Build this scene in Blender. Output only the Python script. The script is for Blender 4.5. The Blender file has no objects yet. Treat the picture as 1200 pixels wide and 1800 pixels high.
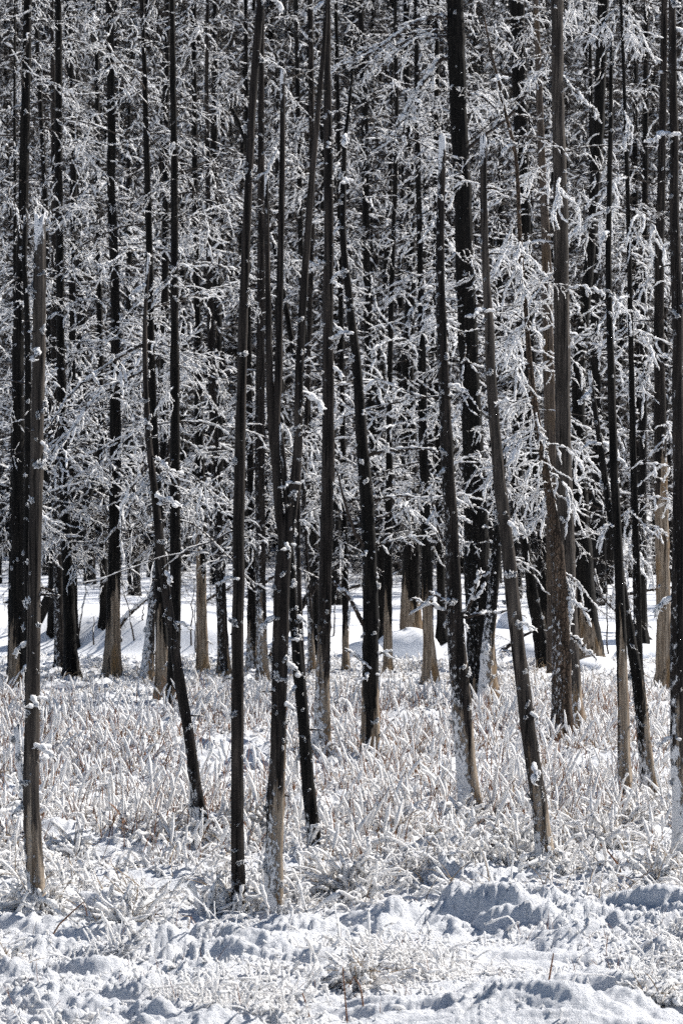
import bpy, math, random
import numpy as np
from mathutils import Vector

random.seed(7)
rng = np.random.default_rng(11)
S = bpy.context.scene
COL = S.collection
F = 5000.0          # focal length in pixels of the 1200 x 1800 photograph
EYE = 3.1           # camera height above the marsh

# ------------------------------------------------------------------ camera, sky, sun, exposure
cam = bpy.data.cameras.new('camera')
cam.sensor_fit = 'VERTICAL'; cam.sensor_height = 36; cam.sensor_width = 24
cam.lens = 100
cam.clip_start = 0.5; cam.clip_end = 3000
cam.dof.use_dof = True; cam.dof.focus_distance = 27; cam.dof.aperture_fstop = 6.5
camo = bpy.data.objects.new('camera', cam); COL.objects.link(camo)
camo.location = (0, 0, EYE); camo.rotation_euler = (math.radians(90), 0, 0)
S.camera = camo

SUN_AZ = math.radians(52)       # to the right of straight ahead: the sun stands behind the wood
SUN_EL = math.radians(40)
w = bpy.data.worlds.new('World'); S.world = w; w.use_nodes = True
nt = w.node_tree
sky = nt.nodes.new('ShaderNodeTexSky'); sky.sky_type = 'NISHITA'; sky.sun_disc = False
sky.ozone_density = 3.0; sky.sun_elevation = SUN_EL; sky.sun_rotation = SUN_AZ
bg = nt.nodes['Background']; bg.inputs['Strength'].default_value = 0.056
nt.links.new(sky.outputs[0], bg.inputs['Color'])
sd = bpy.data.lights.new('sun', 'SUN'); sd.energy = 5.0; sd.angle = math.radians(0.5)
sd.color = (1.0, 0.95, 0.885)
so = bpy.data.objects.new('sun', sd); COL.objects.link(so)
sdir = Vector((math.sin(SUN_AZ) * math.cos(SUN_EL), math.cos(SUN_AZ) * math.cos(SUN_EL), math.sin(SUN_EL)))
so.rotation_euler = sdir.to_track_quat('Z', 'Y').to_euler()
so.location = (20, 20, 40)
S.view_settings.view_transform = 'Standard'; S.view_settings.look = 'None'
S.view_settings.exposure = 0.76; S.view_settings.gamma = 1.0
S.cycles.max_bounces = 5; S.cycles.diffuse_bounces = 3; S.cycles.glossy_bounces = 1
S.cycles.transmission_bounces = 2
S.cycles.use_denoising = False

# ------------------------------------------------------------------ noise
def _hash(ix, iy, seed):
    h = (ix.astype(np.int64) * 374761393 + iy.astype(np.int64) * 668265263 + seed * 1442695041) & 0xffffffff
    h = ((h ^ (h >> 13)) * 1274126177) & 0xffffffff
    return ((h ^ (h >> 16)) & 0xffffffff) / 4294967295.0 * 2 * np.pi

def perlin(x, y, seed=0):
    x = np.asarray(x, float); y = np.asarray(y, float)
    ix = np.floor(x); iy = np.floor(y); fx = x - ix; fy = y - iy
    u = fx * fx * fx * (fx * (fx * 6 - 15) + 10); v = fy * fy * fy * (fy * (fy * 6 - 15) + 10)
    def g(ax, ay):
        a = _hash(ix + ax, iy + ay, seed)
        return np.cos(a) * (fx - ax) + np.sin(a) * (fy - ay)
    n0 = g(0, 0) * (1 - u) + g(1, 0) * u
    n1 = g(0, 1) * (1 - u) + g(1, 1) * u
    return (n0 * (1 - v) + n1 * v) * 1.5

def smooth(a, b, x):
    t = np.clip((np.asarray(x, float) - a) / (b - a), 0, 1)
    return t * t * (3 - 2 * t)

# ------------------------------------------------------------------ the lie of the land
def lumps(x, y):
    """puffy snow: round tops, sharp valleys"""
    wx = x + 0.22 * perlin(x * 1.7, y * 1.7, 21); wy = y + 0.22 * perlin(x * 1.7, y * 1.7, 22)
    b1 = np.abs(perlin(wx * 0.42, wy * 1.0, 1))
    b2 = np.abs(perlin(wx * 1.5, wy * 2.6, 2))
    b3 = np.abs(perlin(wx * 4.4 + 3, wy * 5.4, 3))
    b4 = np.abs(perlin(x * 12.5, y * 12.5, 4))
    b5 = np.abs(perlin(x * 21, y * 21, 14)) * smooth(-0.05, 0.3, perlin(x * 0.9, y * 1.3, 15))
    return b1, b2, b3, b4, b5

def ground_z(x, y, full=False):
    x = np.asarray(x, float); y = np.asarray(y, float)
    b1, b2, b3, b4, b5 = lumps(x, y)
    near = 1 - smooth(24, 30, y)
    field = smooth(24, 30, y) * (1 - smooth(57, 61, y))
    rough = 0.55 + 0.9 * smooth(-0.2, 0.35, perlin(x * 0.35 + 9, y * 0.45, 8))
    z = near * rough * (0.21 * b1 + 0.145 * b2 + 0.052 * b3 + 0.028 * b4 + 0.035 * b5)
    z = z + field * (0.13 * b1 + 0.17 * b2 + 0.08 * b3 + 0.03 * b4)
    z = z - 0.07 * (near + field)
    z = z + 0.10 * near * perlin(x * 0.3, y * 0.3, 5)
    yb = 60.5 + 1.5 * perlin(x * 0.25, 0 * x + 4.4, 6)
    bank = smooth(0, 1.7, y - yb)
    z = z + (0.52 + 0.34 * (1 - smooth(-4.5, -1.5, x)) + 0.12 * perlin(x * 0.5, 0 * x, 16)) * bank + bank * (0.10 * perlin(x * 0.22, y * 0.16, 7) + 0.02 * perlin(x * 1.1, y * 0.8, 9))
    z = z + 0.006 * np.clip(y - 62, 0, 60)
    t = np.clip(y - 118, 0, 400)
    z = z + 0.36 * t * smooth(0, 45, t) + 0.02 * t
    if full:
        sl = np.gradient(z, axis=0) / np.maximum(np.gradient(y, axis=0), 1e-6)      # banks where the grass mat overhangs and the snow has not held
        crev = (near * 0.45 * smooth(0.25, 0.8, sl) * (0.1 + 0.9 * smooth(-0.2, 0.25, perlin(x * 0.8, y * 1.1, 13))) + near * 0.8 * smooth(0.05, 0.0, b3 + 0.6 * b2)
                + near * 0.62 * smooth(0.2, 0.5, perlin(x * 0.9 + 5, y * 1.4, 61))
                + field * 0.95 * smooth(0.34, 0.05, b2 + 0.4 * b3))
        return z, np.where(y < 28, np.clip(crev, 0, 0.60), np.clip(crev, 0, 1))
    return z

def gz(x, y):
    return float(ground_z(np.array([x]), np.array([y]))[0])

# ------------------------------------------------------------------ mesh helpers
class MB:
    def __init__(s):
        s.v = []; s.f = []; s.m = []; s.n = 0; s.a = {}
    def add(s, V, Q, mat=0, **attrs):
        V = np.asarray(V, np.float32).reshape(-1, 3)
        Q = np.asarray(Q, np.int64)
        s.v.append(V); s.f.append(Q + s.n); s.m.append(np.full(len(Q), mat, np.int32))
        for k in set(list(s.a) + list(attrs)):
            L = s.a.setdefault(k, [np.zeros(s.n, np.float32)] if s.n else [])
            val = attrs.get(k, 0.0)
            L.append(np.broadcast_to(np.asarray(val, np.float32), (len(V),)).copy())
        s.n += len(V)
    def mesh(s, name, mats, smooth_=True):
        V = np.concatenate(s.v); Q = np.concatenate(s.f); M = np.concatenate(s.m)
        me = bpy.data.meshes.new(name)
        me.vertices.add(len(V)); me.vertices.foreach_set('co', V.ravel())
        me.loops.add(Q.size); me.loops.foreach_set('vertex_index', Q.ravel().astype(np.int32))
        me.polygons.add(len(Q))
        me.polygons.foreach_set('loop_start', np.arange(0, Q.size, 4, dtype=np.int32))
        me.polygons.foreach_set('loop_total', np.full(len(Q), 4, np.int32))
        me.polygons.foreach_set('material_index', M)
        if smooth_: me.polygons.foreach_set('use_smooth', np.ones(len(Q), bool))
        for k, L in s.a.items():
            at = me.attributes.new(k, 'FLOAT', 'POINT'); at.data.foreach_set('value', np.concatenate(L))
        for m in mats: me.materials.append(m)
        me.update(calc_edges=True); me.validate()
        return me

def norm(a):
    return a / np.maximum(np.linalg.norm(a, axis=-1, keepdims=True), 1e-9)

def tubes(mb, P, R, sides=5, mat=0, jit=0.0, lift=0.0, flat=1.0, **attrs):
    """P (N,S,3) centre lines, R (N,S) radii"""
    P = np.asarray(P, float); R = np.asarray(R, float)
    N, K = P.shape[:2]
    if lift: 
        P = P.copy(); P[..., 2] += R * lift
    T = norm(np.gradient(P, axis=1))
    mt = norm(P[:, -1] - P[:, 0] + 1e-6)
    e = norm(np.cross(mt, norm(rng.normal(size=(N, 3)))))[:, None, :]
    U = norm(np.cross(T, e)); W = np.cross(T, U)
    th = np.linspace(0, 2 * np.pi, sides, endpoint=False)
    rr = R[:, :, None] * (1 + jit * rng.uniform(-1, 1, (N, K, sides)))
    ring = P[:, :, None, :] + rr[..., None] * (np.cos(th)[None, None, :, None] * U[:, :, None, :]
                                              + np.sin(th)[None, None, :, None] * W[:, :, None, :])
    V = ring.reshape(-1, 3)
    base = (np.arange(N) * K * sides)[:, None, None]
    i = (np.arange(K - 1) * sides)[None, :, None]; j = np.arange(sides)[None, None, :]
    a = base + i + j; b = base + i + (j + 1) % sides
    Q = np.stack([a, b, b + sides, a + sides], -1).reshape(-1, 4)
    at = {}
    for k, val in attrs.items():
        at[k] = np.repeat(np.asarray(val, float).reshape(N, K), sides, axis=1).ravel() if np.ndim(val) else val
    mb.add(V, Q, mat, **at)
    return ring

def resample(p, k):
    p = np.asarray(p, float)
    d = np.concatenate([[0], np.cumsum(np.linalg.norm(np.diff(p, axis=0), axis=1))])
    t = np.linspace(0, d[-1], k)
    return np.stack([np.interp(t, d, p[:, c]) for c in range(p.shape[1])], -1)

# ------------------------------------------------------------------ materials
def nodes(name):
    m = bpy.data.materials.new(name); m.use_nodes = True
    n = m.node_tree; b = n.nodes['Principled BSDF']
    b.inputs['Roughness'].default_value = 0.85
    b.inputs['Specular IOR Level'].default_value = 0.25
    return m, n, b

def N(n, typ, **kw):
    x = n.nodes.new(typ)
    for k, v in kw.items():
        if k in x.inputs: x.inputs[k].default_value = v
        else: setattr(x, k, v)
    return x

def noise(n, vec, scale, detail=4, rough=0.6):
    x = N(n, 'ShaderNodeTexNoise'); x.inputs['Scale'].default_value = scale
    x.inputs['Detail'].default_value = detail; x.inputs['Roughness'].default_value = rough
    n.links.new(vec, x.inputs['Vector']); return x.outputs['Fac']

def ramp(n, fac, stops):
    r = N(n, 'ShaderNodeValToRGB'); e = r.color_ramp.elements
    while len(e) < len(stops): e.new(0.5)
    for el, (p, c) in zip(e, stops):
        el.position = p; el.color = (*c, 1) if len(c) == 3 else c
    n.links.new(fac, r.inputs[0]); return r.outputs[0]

def math_(n, op, a, b, clamp=False):
    x = N(n, 'ShaderNodeMath'); x.operation = op; x.use_clamp = clamp
    for i, v in enumerate((a, b)):
        if isinstance(v, (int, float)): x.inputs[i].default_value = v
        else: n.links.new(v, x.inputs[i])
    return x.outputs[0]

def mix(n, fac, a, b):
    x = N(n, 'ShaderNodeMix', data_type='RGBA')
    for s_, v in ((x.inputs[0], fac), (x.inputs[6], a), (x.inputs[7], b)):
        if isinstance(v, (int, float)): s_.default_value = v
        elif isinstance(v, tuple): s_.default_value = (*v, 1)
        else: n.links.new(v, s_)
    return x.outputs[2]

def attr(n, name):
    x = N(n, 'ShaderNodeAttribute'); x.attribute_name = name; return x.outputs['Fac']

def objco(n, sc=(1, 1, 1)):
    t = N(n, 'ShaderNodeTexCoord'); mp = N(n, 'ShaderNodeMapping'); mp.inputs['Scale'].default_value = sc
    n.links.new(t.outputs['Object'], mp.inputs['Vector']); return mp.outputs['Vector']

def bump(n, b, h, strength=0.5, dist=0.02):
    x = N(n, 'ShaderNodeBump'); x.inputs['Strength'].default_value = strength; x.inputs['Distance'].default_value = dist
    n.links.new(h, x.inputs['Height']); n.links.new(x.outputs[0], b.inputs['Normal'])

def snow_mat():
    m, n, b = nodes('snow')
    co = objco(n)
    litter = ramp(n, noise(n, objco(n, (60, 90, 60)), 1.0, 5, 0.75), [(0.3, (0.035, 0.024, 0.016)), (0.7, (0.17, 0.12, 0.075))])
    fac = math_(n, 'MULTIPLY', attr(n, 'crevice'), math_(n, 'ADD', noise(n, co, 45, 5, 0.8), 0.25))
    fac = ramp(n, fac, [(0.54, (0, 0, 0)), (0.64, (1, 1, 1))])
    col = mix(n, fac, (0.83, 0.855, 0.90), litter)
    n.links.new(col, b.inputs['Base Color'])
    h = math_(n, 'ADD', noise(n, co, 32, 6, 0.75), math_(n, 'MULTIPLY', noise(n, co, 90, 3, 0.7), 0.3))
    bump(n, b, math_(n, 'MULTIPLY', h, attr(n, 'grain')), 1.0, 0.045)
    b.inputs['Specular IOR Level'].default_value = 0.4; b.inputs['Roughness'].default_value = 0.6
    return m

def frost_mat(name, col, trans=0.045):
    m, n, b = nodes(name)
    co = objco(n)
    n.links.new(mix(n, noise(n, co, 9, 2), tuple(c * 0.93 for c in col), col), b.inputs['Base Color'])
    bump(n, b, noise(n, co, 75, 4, 0.75), 1.0, 0.03)
    if trans:
        b.inputs['Subsurface Weight'].default_value = 1.0
        b.inputs['Subsurface Radius'].default_value = (1.0, 0.98, 0.95)
        b.inputs['Subsurface Scale'].default_value = trans
    return m

def trunk_mat(name, dark, light, bare_lo=(0.16, 0.12, 0.085), bare_hi=(0.42, 0.35, 0.275), scaly=False, gold=(0.20, 0.125, 0.06)):
    m, n, b = nodes(name)
    grain = objco(n, (26, 26, 1.5)); co = objco(n, (9, 9, 2.2)); iso = objco(n)
    g = noise(n, grain, 1.0, 6, 0.65)
    wood = ramp(n, g, [(0.36, tuple(c * 0.22 for c in dark)), (0.46, dark), (0.66, light)])
    wood = mix(n, ramp(n, noise(n, co, 0.55, 3), [(0.35, (0, 0, 0)), (0.65, (1, 1, 1))]), wood,
               ramp(n, g, [(0.3, tuple(c * 0.25 for c in dark)), (0.8, dark)]))
    pale = ramp(n, g, [(0.28, tuple(c * 0.35 for c in bare_lo)), (0.42, bare_lo), (0.7, bare_hi)])
    pale = mix(n, ramp(n, noise(n, co, 0.45, 3), [(0.52, (0, 0, 0)), (0.66, (1, 1, 1))]), pale, gold)
    crk = ramp(n, noise(n, objco(n, (44, 44, 0.9)), 1.0, 3, 0.5), [(0.36, (0, 0, 0)), (0.42, (1, 1, 1))])
    wood = mix(n, crk, tuple(c * 0.12 for c in dark), wood); pale = mix(n, crk, tuple(c * 0.3 for c in bare_lo), pale)
    fb = math_(n, 'ADD', attr(n, 'bare'), math_(n, 'MULTIPLY', math_(n, 'SUBTRACT', noise(n, objco(n, (16, 16, 1.3)), 1.0, 5, 0.7), 0.5), 2.0))
    fb = ramp(n, fb, [(0.44, (0, 0, 0)), (0.56, (1, 1, 1))])
    col = mix(n, fb, wood, pale)
    if scaly:
        v = N(n, 'ShaderNodeTexVoronoi'); v.feature = 'DISTANCE_TO_EDGE'; v.inputs['Scale'].default_value = 1.0
        n.links.new(objco(n, (26, 26, 13)), v.inputs['Vector'])
        crack = ramp(n, v.outputs['Distance'], [(0.03, (0, 0, 0)), (0.14, (1, 1, 1))])
        col = mix(n, crack, (0.02, 0.014, 0.01), col)
    ff = math_(n, 'ADD', attr(n, 'frost'), math_(n, 'MULTIPLY', math_(n, 'SUBTRACT', noise(n, objco(n, (1, 1, 0.55)), 24, 6, 0.78), 0.5), 1.9))
    ff = ramp(n, ff, [(0.46, (0, 0, 0)), (0.56, (1, 1, 1))])
    col = mix(n, ff, col, (0.80, 0.80, 0.81))
    n.links.new(col, b.inputs['Base Color'])
    h = math_(n, 'ADD', math_(n, 'MULTIPLY', g, 1.3), math_(n, 'MULTIPLY', ff, math_(n, 'ADD', noise(n, iso, 70, 3), 0.4)))
    bump(n, b, h, 1.0, 0.022)
    b.inputs['Specular IOR Level'].default_value = 0.15
    return m

M = {}
M['snow'] = snow_mat()
M['frost'] = frost_mat('hoar_frost', (0.92, 0.925, 0.94))
M['frost_far'] = frost_mat('thin_hoar_frost', (0.80, 0.80, 0.81), 0)
M['frost_warm'] = frost_mat('frost_on_grass', (0.94, 0.92, 0.90), 0.028)
M['grey'] = trunk_mat('weathered_grey_wood', (0.055, 0.046, 0.040), (0.145, 0.123, 0.103))
M['dark'] = trunk_mat('dark_weathered_wood', (0.022, 0.018, 0.016), (0.070, 0.057, 0.048))
M['char'] = trunk_mat('charred_wood', (0.008, 0.007, 0.006), (0.026, 0.022, 0.019))
M['scaly'] = trunk_mat('scaly_bark', (0.10, 0.07, 0.05), (0.24, 0.17, 0.12), scaly=True)
M['pale'] = trunk_mat('pale_barkless_wood', (0.05, 0.04, 0.033), (0.13, 0.105, 0.085), bare_lo=(0.055, 0.043, 0.035), bare_hi=(0.15, 0.12, 0.098), gold=(0.10, 0.07, 0.045))

def plain(name, lo, hi, scale=20):
    m, n, b = nodes(name)
    n.links.new(ramp(n, noise(n, objco(n), scale, 3), [(0.3, lo), (0.7, hi)]), b.inputs['Base Color'])
    return m
M['twig'] = plain('dead_twig_bark', (0.010, 0.008, 0.007), (0.045, 0.033, 0.026))
M['twig_brown'] = plain('brown_twig_bark', (0.006, 0.005, 0.004), (0.034, 0.025, 0.019))
M['stem'] = plain('dry_red_stem', (0.10, 0.045, 0.026), (0.30, 0.15, 0.08))
M['blade'] = plain('dry_grass_blade', (0.12, 0.085, 0.05), (0.36, 0.27, 0.17))

# ------------------------------------------------------------------ scene-graph helpers
def tag(o, label=None, cat=None, group=None, kind=None):
    if label: o['label'] = label
    if cat: o['category'] = cat
    if group: o['group'] = group
    if kind: o['kind'] = kind
    return o

def link(name, me, parent=None, loc=(0, 0, 0), rot=(0, 0, 0), sc=(1, 1, 1)):
    o = bpy.data.objects.new(name, me); COL.objects.link(o)
    if parent is not None: o.parent = parent
    o.location = loc; o.rotation_euler = rot; o.scale = sc
    return o

def empty(name, loc):
    o = bpy.data.objects.new(name, None); o.empty_display_size = 0.3; COL.objects.link(o); o.location = loc
    return o

# ------------------------------------------------------------------ the ground, one sheet
def build_ground():
    ys = [-80, -40, -20, -8, 0, 5, 9, 12, 14, 15]
    y = 15.4
    while y < 64:
        ys.append(y); y += 0.021 * (y / 17.0) ** 2
    while y < 420:
        ys.append(y); y += 0.35 + (y - 64) * 0.02
    ys += [520, 800, 1500]
    ys = np.array(ys, float)
    inner = np.linspace(-1, 1, 560)
    k = np.arange(1, 34)
    out = 1 + 0.008 * k + 0.0009 * k ** 3.2
    u = np.concatenate([-out[::-1], inner, out])
    half = np.maximum(0.14 * ys + 1.3, 3.5)
    X = u[None, :] * half[:, None]; Y = np.repeat(ys[:, None], len(u), 1)
    Z, C = ground_z(X, Y, True)
    G = 1 - 0.85 * smooth(56, 62, Y)
    V = np.stack([X, Y, Z], -1).reshape(-1, 3)
    n0, n1 = X.shape
    i = np.arange(n0 - 1)[:, None] * n1; j = np.arange(n1 - 1)[None, :]
    a = i + j
    Q = np.stack([a, a + 1, a + 1 + n1, a + n1], -1).reshape(-1, 4)
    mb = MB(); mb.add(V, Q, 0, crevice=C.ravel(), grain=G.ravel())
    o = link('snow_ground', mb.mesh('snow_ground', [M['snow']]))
    tag(o, kind='structure')
build_ground()

# ------------------------------------------------------------------ frosted branches: shared meshes, growing along +X
def walk(p, d, L, n, droop, wig, rnd):
    pts = [np.array(p, float)]; d = np.array(d, float)
    for i in range(n):
        d = d + rnd.normal(0, wig, 3); d[2] -= droop; d = d / np.linalg.norm(d)
        pts.append(pts[-1] + d * L / n)
    return np.array(pts)

def frost_on(mb, polys, r, sides, mat, cover=0.85, lump=0.45, seg=0.05, rnd=None, lift=0.35, spur=0.0):
    by = {}
    for p in polys:
        L = np.linalg.norm(np.diff(p, axis=0), axis=1).sum()
        by.setdefault(int(np.clip(round(L / seg), 3, 40)), []).append(p)
    for k, L in by.items():
        P = np.stack([resample(p, k + 1) for p in L]); n_ = len(L)
        R = r * (1 + lump * rng.uniform(-1, 1, (n_, k + 1)))
        t = np.linspace(0, 1, k + 1)[None, :]
        R = R * (0.72 + 0.45 * np.sin(t * 3.1))
        gap = rng.uniform(0, 1, (n_, k + 1)) > cover
        R = np.where(gap, R * 0.15, R)
        R[:, 0] *= 0.3; R[:, -1] = r * 0.08
        P = P + rng.normal(0, r * 0.3, P.shape)
        tubes(mb, P, R, sides, mat, jit=0.28, lift=lift)
        if spur:
            m_ = int(n_ * k * spur); a_ = rng.integers(0, n_, m_); b_ = rng.integers(1, k + 1, m_)
            d_ = norm(rng.normal(size=(m_, 3)) + np.array([0, 0, 0.25])); l_ = r * rng.uniform(1.0, 3.2, (m_, 1, 1))
            Q_ = P[a_, b_][:, None, :] + d_[:, None, :] * np.array([0, 0.5, 1.0])[None, :, None] * l_
            tubes(mb, Q_, np.array([0.5, 0.42, 0.12])[None, :] * r * rng.uniform(0.7, 1.3, (m_, 1)), 4, mat, jit=0.2)

def core_on(mb, polys, r0, r1, sides, mat, seg=0.12):
    by = {}
    for p in polys:
        L = np.linalg.norm(np.diff(p, axis=0), axis=1).sum()
        by.setdefault(int(np.clip(round(L / seg), 2, 16)), []).append(p)
    for k, L in by.items():
        P = np.stack([resample(p, k + 1) for p in L])
        R = np.linspace(r0, r1, k + 1)[None, :] * np.ones((len(L), 1))
        tubes(mb, P, R, sides, mat)

def grow(rnd, L, up, droop, ntw, twl, sub, hang):
    main = walk((0, 0, 0), (1, 0, up), L, 12, droop, 0.10, rnd)
    mains, tw, st = [main], [], []
    for i in range(ntw):
        t = rnd.uniform(0.15, 1.0); k = t * 12; a = int(min(k, 11)); p = main[a] * (1 - (k - a)) + main[min(a + 1, 12)] * (k - a)
        d = main[min(a + 1, 12)] - main[a]; d = d / np.linalg.norm(d)
        s = 1 if i % 2 else -1
        dd = d * rnd.uniform(0.3, 1.0) + np.array([0, s * rnd.uniform(0.4, 1.0), rnd.uniform(-0.5, 0.45) - hang])
        dd /= np.linalg.norm(dd)
        tl = twl * rnd.uniform(0.3, 1.3) * (1.15 - 0.6 * t)
        q = walk(p, dd, tl, 6, 0.04 + hang * 0.16, 0.24, rnd)
        tw.append(q)
        for _ in range(rnd.poisson(sub)):
            kk = rnd.integers(1, 6)
            d3 = norm(rnd.normal(0, 1, 3) * np.array([1, 1, 0.7]) + np.array([0.6, 0, -hang]))
            st.append(walk(q[kk], d3, tl * rnd.uniform(0.2, 0.5), 3, 0.05 + hang * 0.1, 0.2, rnd))
    return mains, tw, st

def branch_mesh(name, seed, L=1.5, up=0.25, droop=0.045, ntw=11, twl=0.5, sub=0.8, hang=0.15, fr=0.017, cr=0.011, cover=0.82, sides=5, seg=0.05):
    rnd = np.random.default_rng(seed)
    a, b, c = grow(rnd, L, up, droop, ntw, twl, sub, hang)
    mb = MB()
    core_on(mb, a, cr, cr * 0.4, 5, 0, 0.1); core_on(mb, b, cr * 0.5, cr * 0.25, 3, 0); core_on(mb, c, cr * 0.3, cr * 0.2, 3, 0)
    frost_on(mb, a, fr * 1.05, sides, 1, cover, seg=seg, spur=0.4); frost_on(mb, b, fr, sides, 1, cover + 0.06, seg=seg, spur=0.4)
    frost_on(mb, c, fr * 0.85, sides, 1, 0.95, seg=seg, spur=0.3)
    return mb.mesh(name, [M['twig'], M['frost']])

U = random.uniform
BR = {
    'mid': [branch_mesh('frosted_branch', 100 + i, L=U(1.3, 2.6), up=U(-0.15, 0.5), droop=U(0.03, 0.08), ntw=8, twl=0.95, sub=0.6, hang=0.22, fr=0.0125, cr=0.014, cover=0.74, seg=0.04) for i in range(10)],
    'heavy': [branch_mesh('heavily_frosted_branch', 200 + i, L=U(0.7, 1.2), up=U(-0.3, 0.3), droop=0.12, ntw=7, twl=0.8, sub=0.8, hang=0.7, fr=0.0148, cr=0.010, cover=0.88, sides=6, seg=0.035) for i in range(8)],
    'thin': [branch_mesh('thinly_frosted_branch', 300 + i, L=U(1.3, 2.4), up=U(0.0, 0.5), droop=U(0.03, 0.08), ntw=7, twl=0.9, sub=0.5, hang=0.2, fr=0.0100, cr=0.016, cover=0.58, seg=0.045) for i in range(8)],
    'stub': [branch_mesh('frosted_stub', 400 + i, L=U(0.10, 0.34), up=U(-0.4, 0.3), droop=0.08, ntw=2, twl=0.12, sub=0.2, hang=0.3, fr=0.014, cr=0.008, cover=0.97, sides=6, seg=0.02) for i in range(6)],
    'long': [branch_mesh('long_frosted_branch', 460 + i, L=U(2.4, 4.0), up=U(-0.3, 0.6), droop=U(0.02, 0.06), ntw=9, twl=0.7, sub=0.5, hang=0.15, fr=0.0125, cr=0.017, cover=0.8, seg=0.045) for i in range(6)],
    'snap': [branch_mesh('snapped_stub', 440 + i, L=U(0.05, 0.22), up=U(-0.2, 0.6), droop=0.02, ntw=1, twl=0.05, sub=0, hang=0.1, fr=0.006, cr=0.010, cover=0.5, sides=5, seg=0.02) for i in range(6)],
    'bare': [branch_mesh('dead_bare_branch', 500 + i, L=U(1.2, 2.4), up=U(-0.5, 0.1), droop=0.02, ntw=14, twl=0.8, sub=1.6, hang=0.25, fr=0.006, cr=0.018, cover=0.35) for i in range(5)],
}

# feathery frost clumps that sit on the trunks
def clump_mesh(seed):
    rnd = np.random.default_rng(seed); mb = MB()
    nb = rnd.integers(3, 7)
    c = rnd.normal(0, 0.35, (nb, 3)); c[:, 1] *= 0.4
    for ci in c:
        d = norm(rnd.normal(size=(14, 3)))
        P = ci + d[:, None, :] * np.linspace(0, 1, 4)[None, :, None] * rnd.uniform(0.35, 0.75, (14, 1, 1))
        R = np.array([0.26, 0.22, 0.15, 0.02])[None, :] * rnd.uniform(0.7, 1.2, (14, 1))
        tubes(mb, P, R, 5, 0, jit=0.25)
    return mb.mesh('frost_clump', [M['frost']])
CL = [clump_mesh(600 + i) for i in range(6)]

# ------------------------------------------------------------------ trunks traced as centre lines with real size at their own distance
def to_world(px, py, D):
    return (px - 600) * D / F, EYE - (py - 900) * D / F

def trunk_mesh(name, c, r, mat, bare_z, frost, seed, flare=1.0, sides=16, top_frost=0.0):
    """c (n,3) local centre line from base up, r radii"""
    rnd = np.random.default_rng(seed)
    L = np.linalg.norm(np.diff(c, axis=0), axis=1).sum(); k = int(np.clip(L / 0.09, 12, 150))
    cr = resample(np.concatenate([c, r[:, None]], 1), k)
    ker = np.array([1, 2, 3, 2, 1.]) / 9
    for a in range(4):
        pad = np.pad(cr[:, a], 2, mode='reflect', reflect_type='odd')
        cr[:, a] = np.convolve(pad, ker, 'valid')
    P = cr[:, :3]; R = np.maximum(cr[:, 3], 0.008)
    z = P[:, 2]
    wob = 1 + 0.05 * perlin(z * 2.1 + seed, z * 0 + 0.5, 31) + 0.05 * perlin(z * 6 + seed, z * 0 + 0.5, 32)
    P = P + np.stack([0.10 * R * perlin(z * 2.5 + seed, z * 0, 33), 0 * z, 0 * z], -1)
    R = R * wob
    for _ in range(int(L * 1.2)):
        zz = rnd.uniform(0.3, max(z)); R = R * (1 + rnd.uniform(0.04, 0.13) * np.exp(-((z - zz) / 0.05) ** 2))
    th = np.linspace(0, 2 * np.pi, sides, endpoint=False)
    if flare > 1.01:
        R = R * (1 + (flare - 1) * np.exp(-np.clip(z, 0, 9) / 0.25))
    lob = 1 + 0.05 * np.sin(th * 2 + seed)[None, :] + 0.03 * np.sin(th * 5 + seed * 2)[None, :]
    lob = lob + (flare - 1) * 0.4 * np.exp(-np.clip(z, 0, 9) / 0.3)[:, None] * np.sin(th * 5 + seed)[None, :]
    rr = R[:, None] * lob * (1 + 0.015 * rnd.uniform(-1, 1, (k, sides)))
    X = P[:, 0][:, None] + rr * np.cos(th); Y = P[:, 1][:, None] + rr * np.sin(th)
    Z = P[:, 2][:, None] + 0 * rr
    Z[-1] += rnd.uniform(-1.0, 3.0, sides) * R[-1]; Z[-2] += rnd.uniform(-0.5, 1.0, sides) * R[-1]     # splintered top
    V = np.stack([X, Y, Z], -1).reshape(-1, 3)
    i = np.arange(k - 1)[:, None] * sides; j = np.arange(sides)[None, :]
    Q = np.stack([i + j, i + (j + 1) % sides, i + (j + 1) % sides + sides, i + j + sides], -1).reshape(-1, 4)
    zz = np.repeat(z, sides); ca = np.tile(np.cos(th), k); sa = np.tile(np.sin(th), k)
    bare = np.where(bare_z > 0, 0.5 + (bare_z - zz) * 0.75 + 0.35 * np.tile(np.sin(th + seed * 1.7) + 0.5 * np.sin(3 * th + seed), k), -1.5)
    fh, famt, side = frost
    fr = famt * np.exp(-0.7 * (np.clip(zz, 0, 99) / max(fh, 0.05)) ** 1.6) * 0.60 + side * np.clip(-ca * 0.8 - sa * 0.4, 0, 1) * 0.6 + 0.10
    fr = fr + 0.9 * top_frost * np.exp(-(z.max() - zz) / 0.17)
    fr = fr - 0.26 * np.clip(ca, 0, 1)
    mb = MB(); mb.add(V, Q, 0, bare=np.clip(bare, -1.5, 2), frost=np.clip(fr, -1, 1.2))
    # closing cap
    top = V[-sides:]; ctr = top.mean(0) + np.array([0.0, 0, R[-1] * rnd.uniform(0.3, 1.2)])
    capV = np.concatenate([top, ctr[None]]); h = sides
    capQ = np.array([[a, (a + 1) % sides, (a + 2) % sides, h] for a in range(0, sides, 2)])
    mb.add(capV, capQ, 0, bare=-1, frost=0.9 if top_frost else 0.2)
    me = mb.mesh(name, [M[mat]])
    return me, P, R

def line_at(P, z):
    return np.array([np.interp(z, P[:, 2], P[:, 0]), np.interp(z, P[:, 2], P[:, 1]), z])

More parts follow.
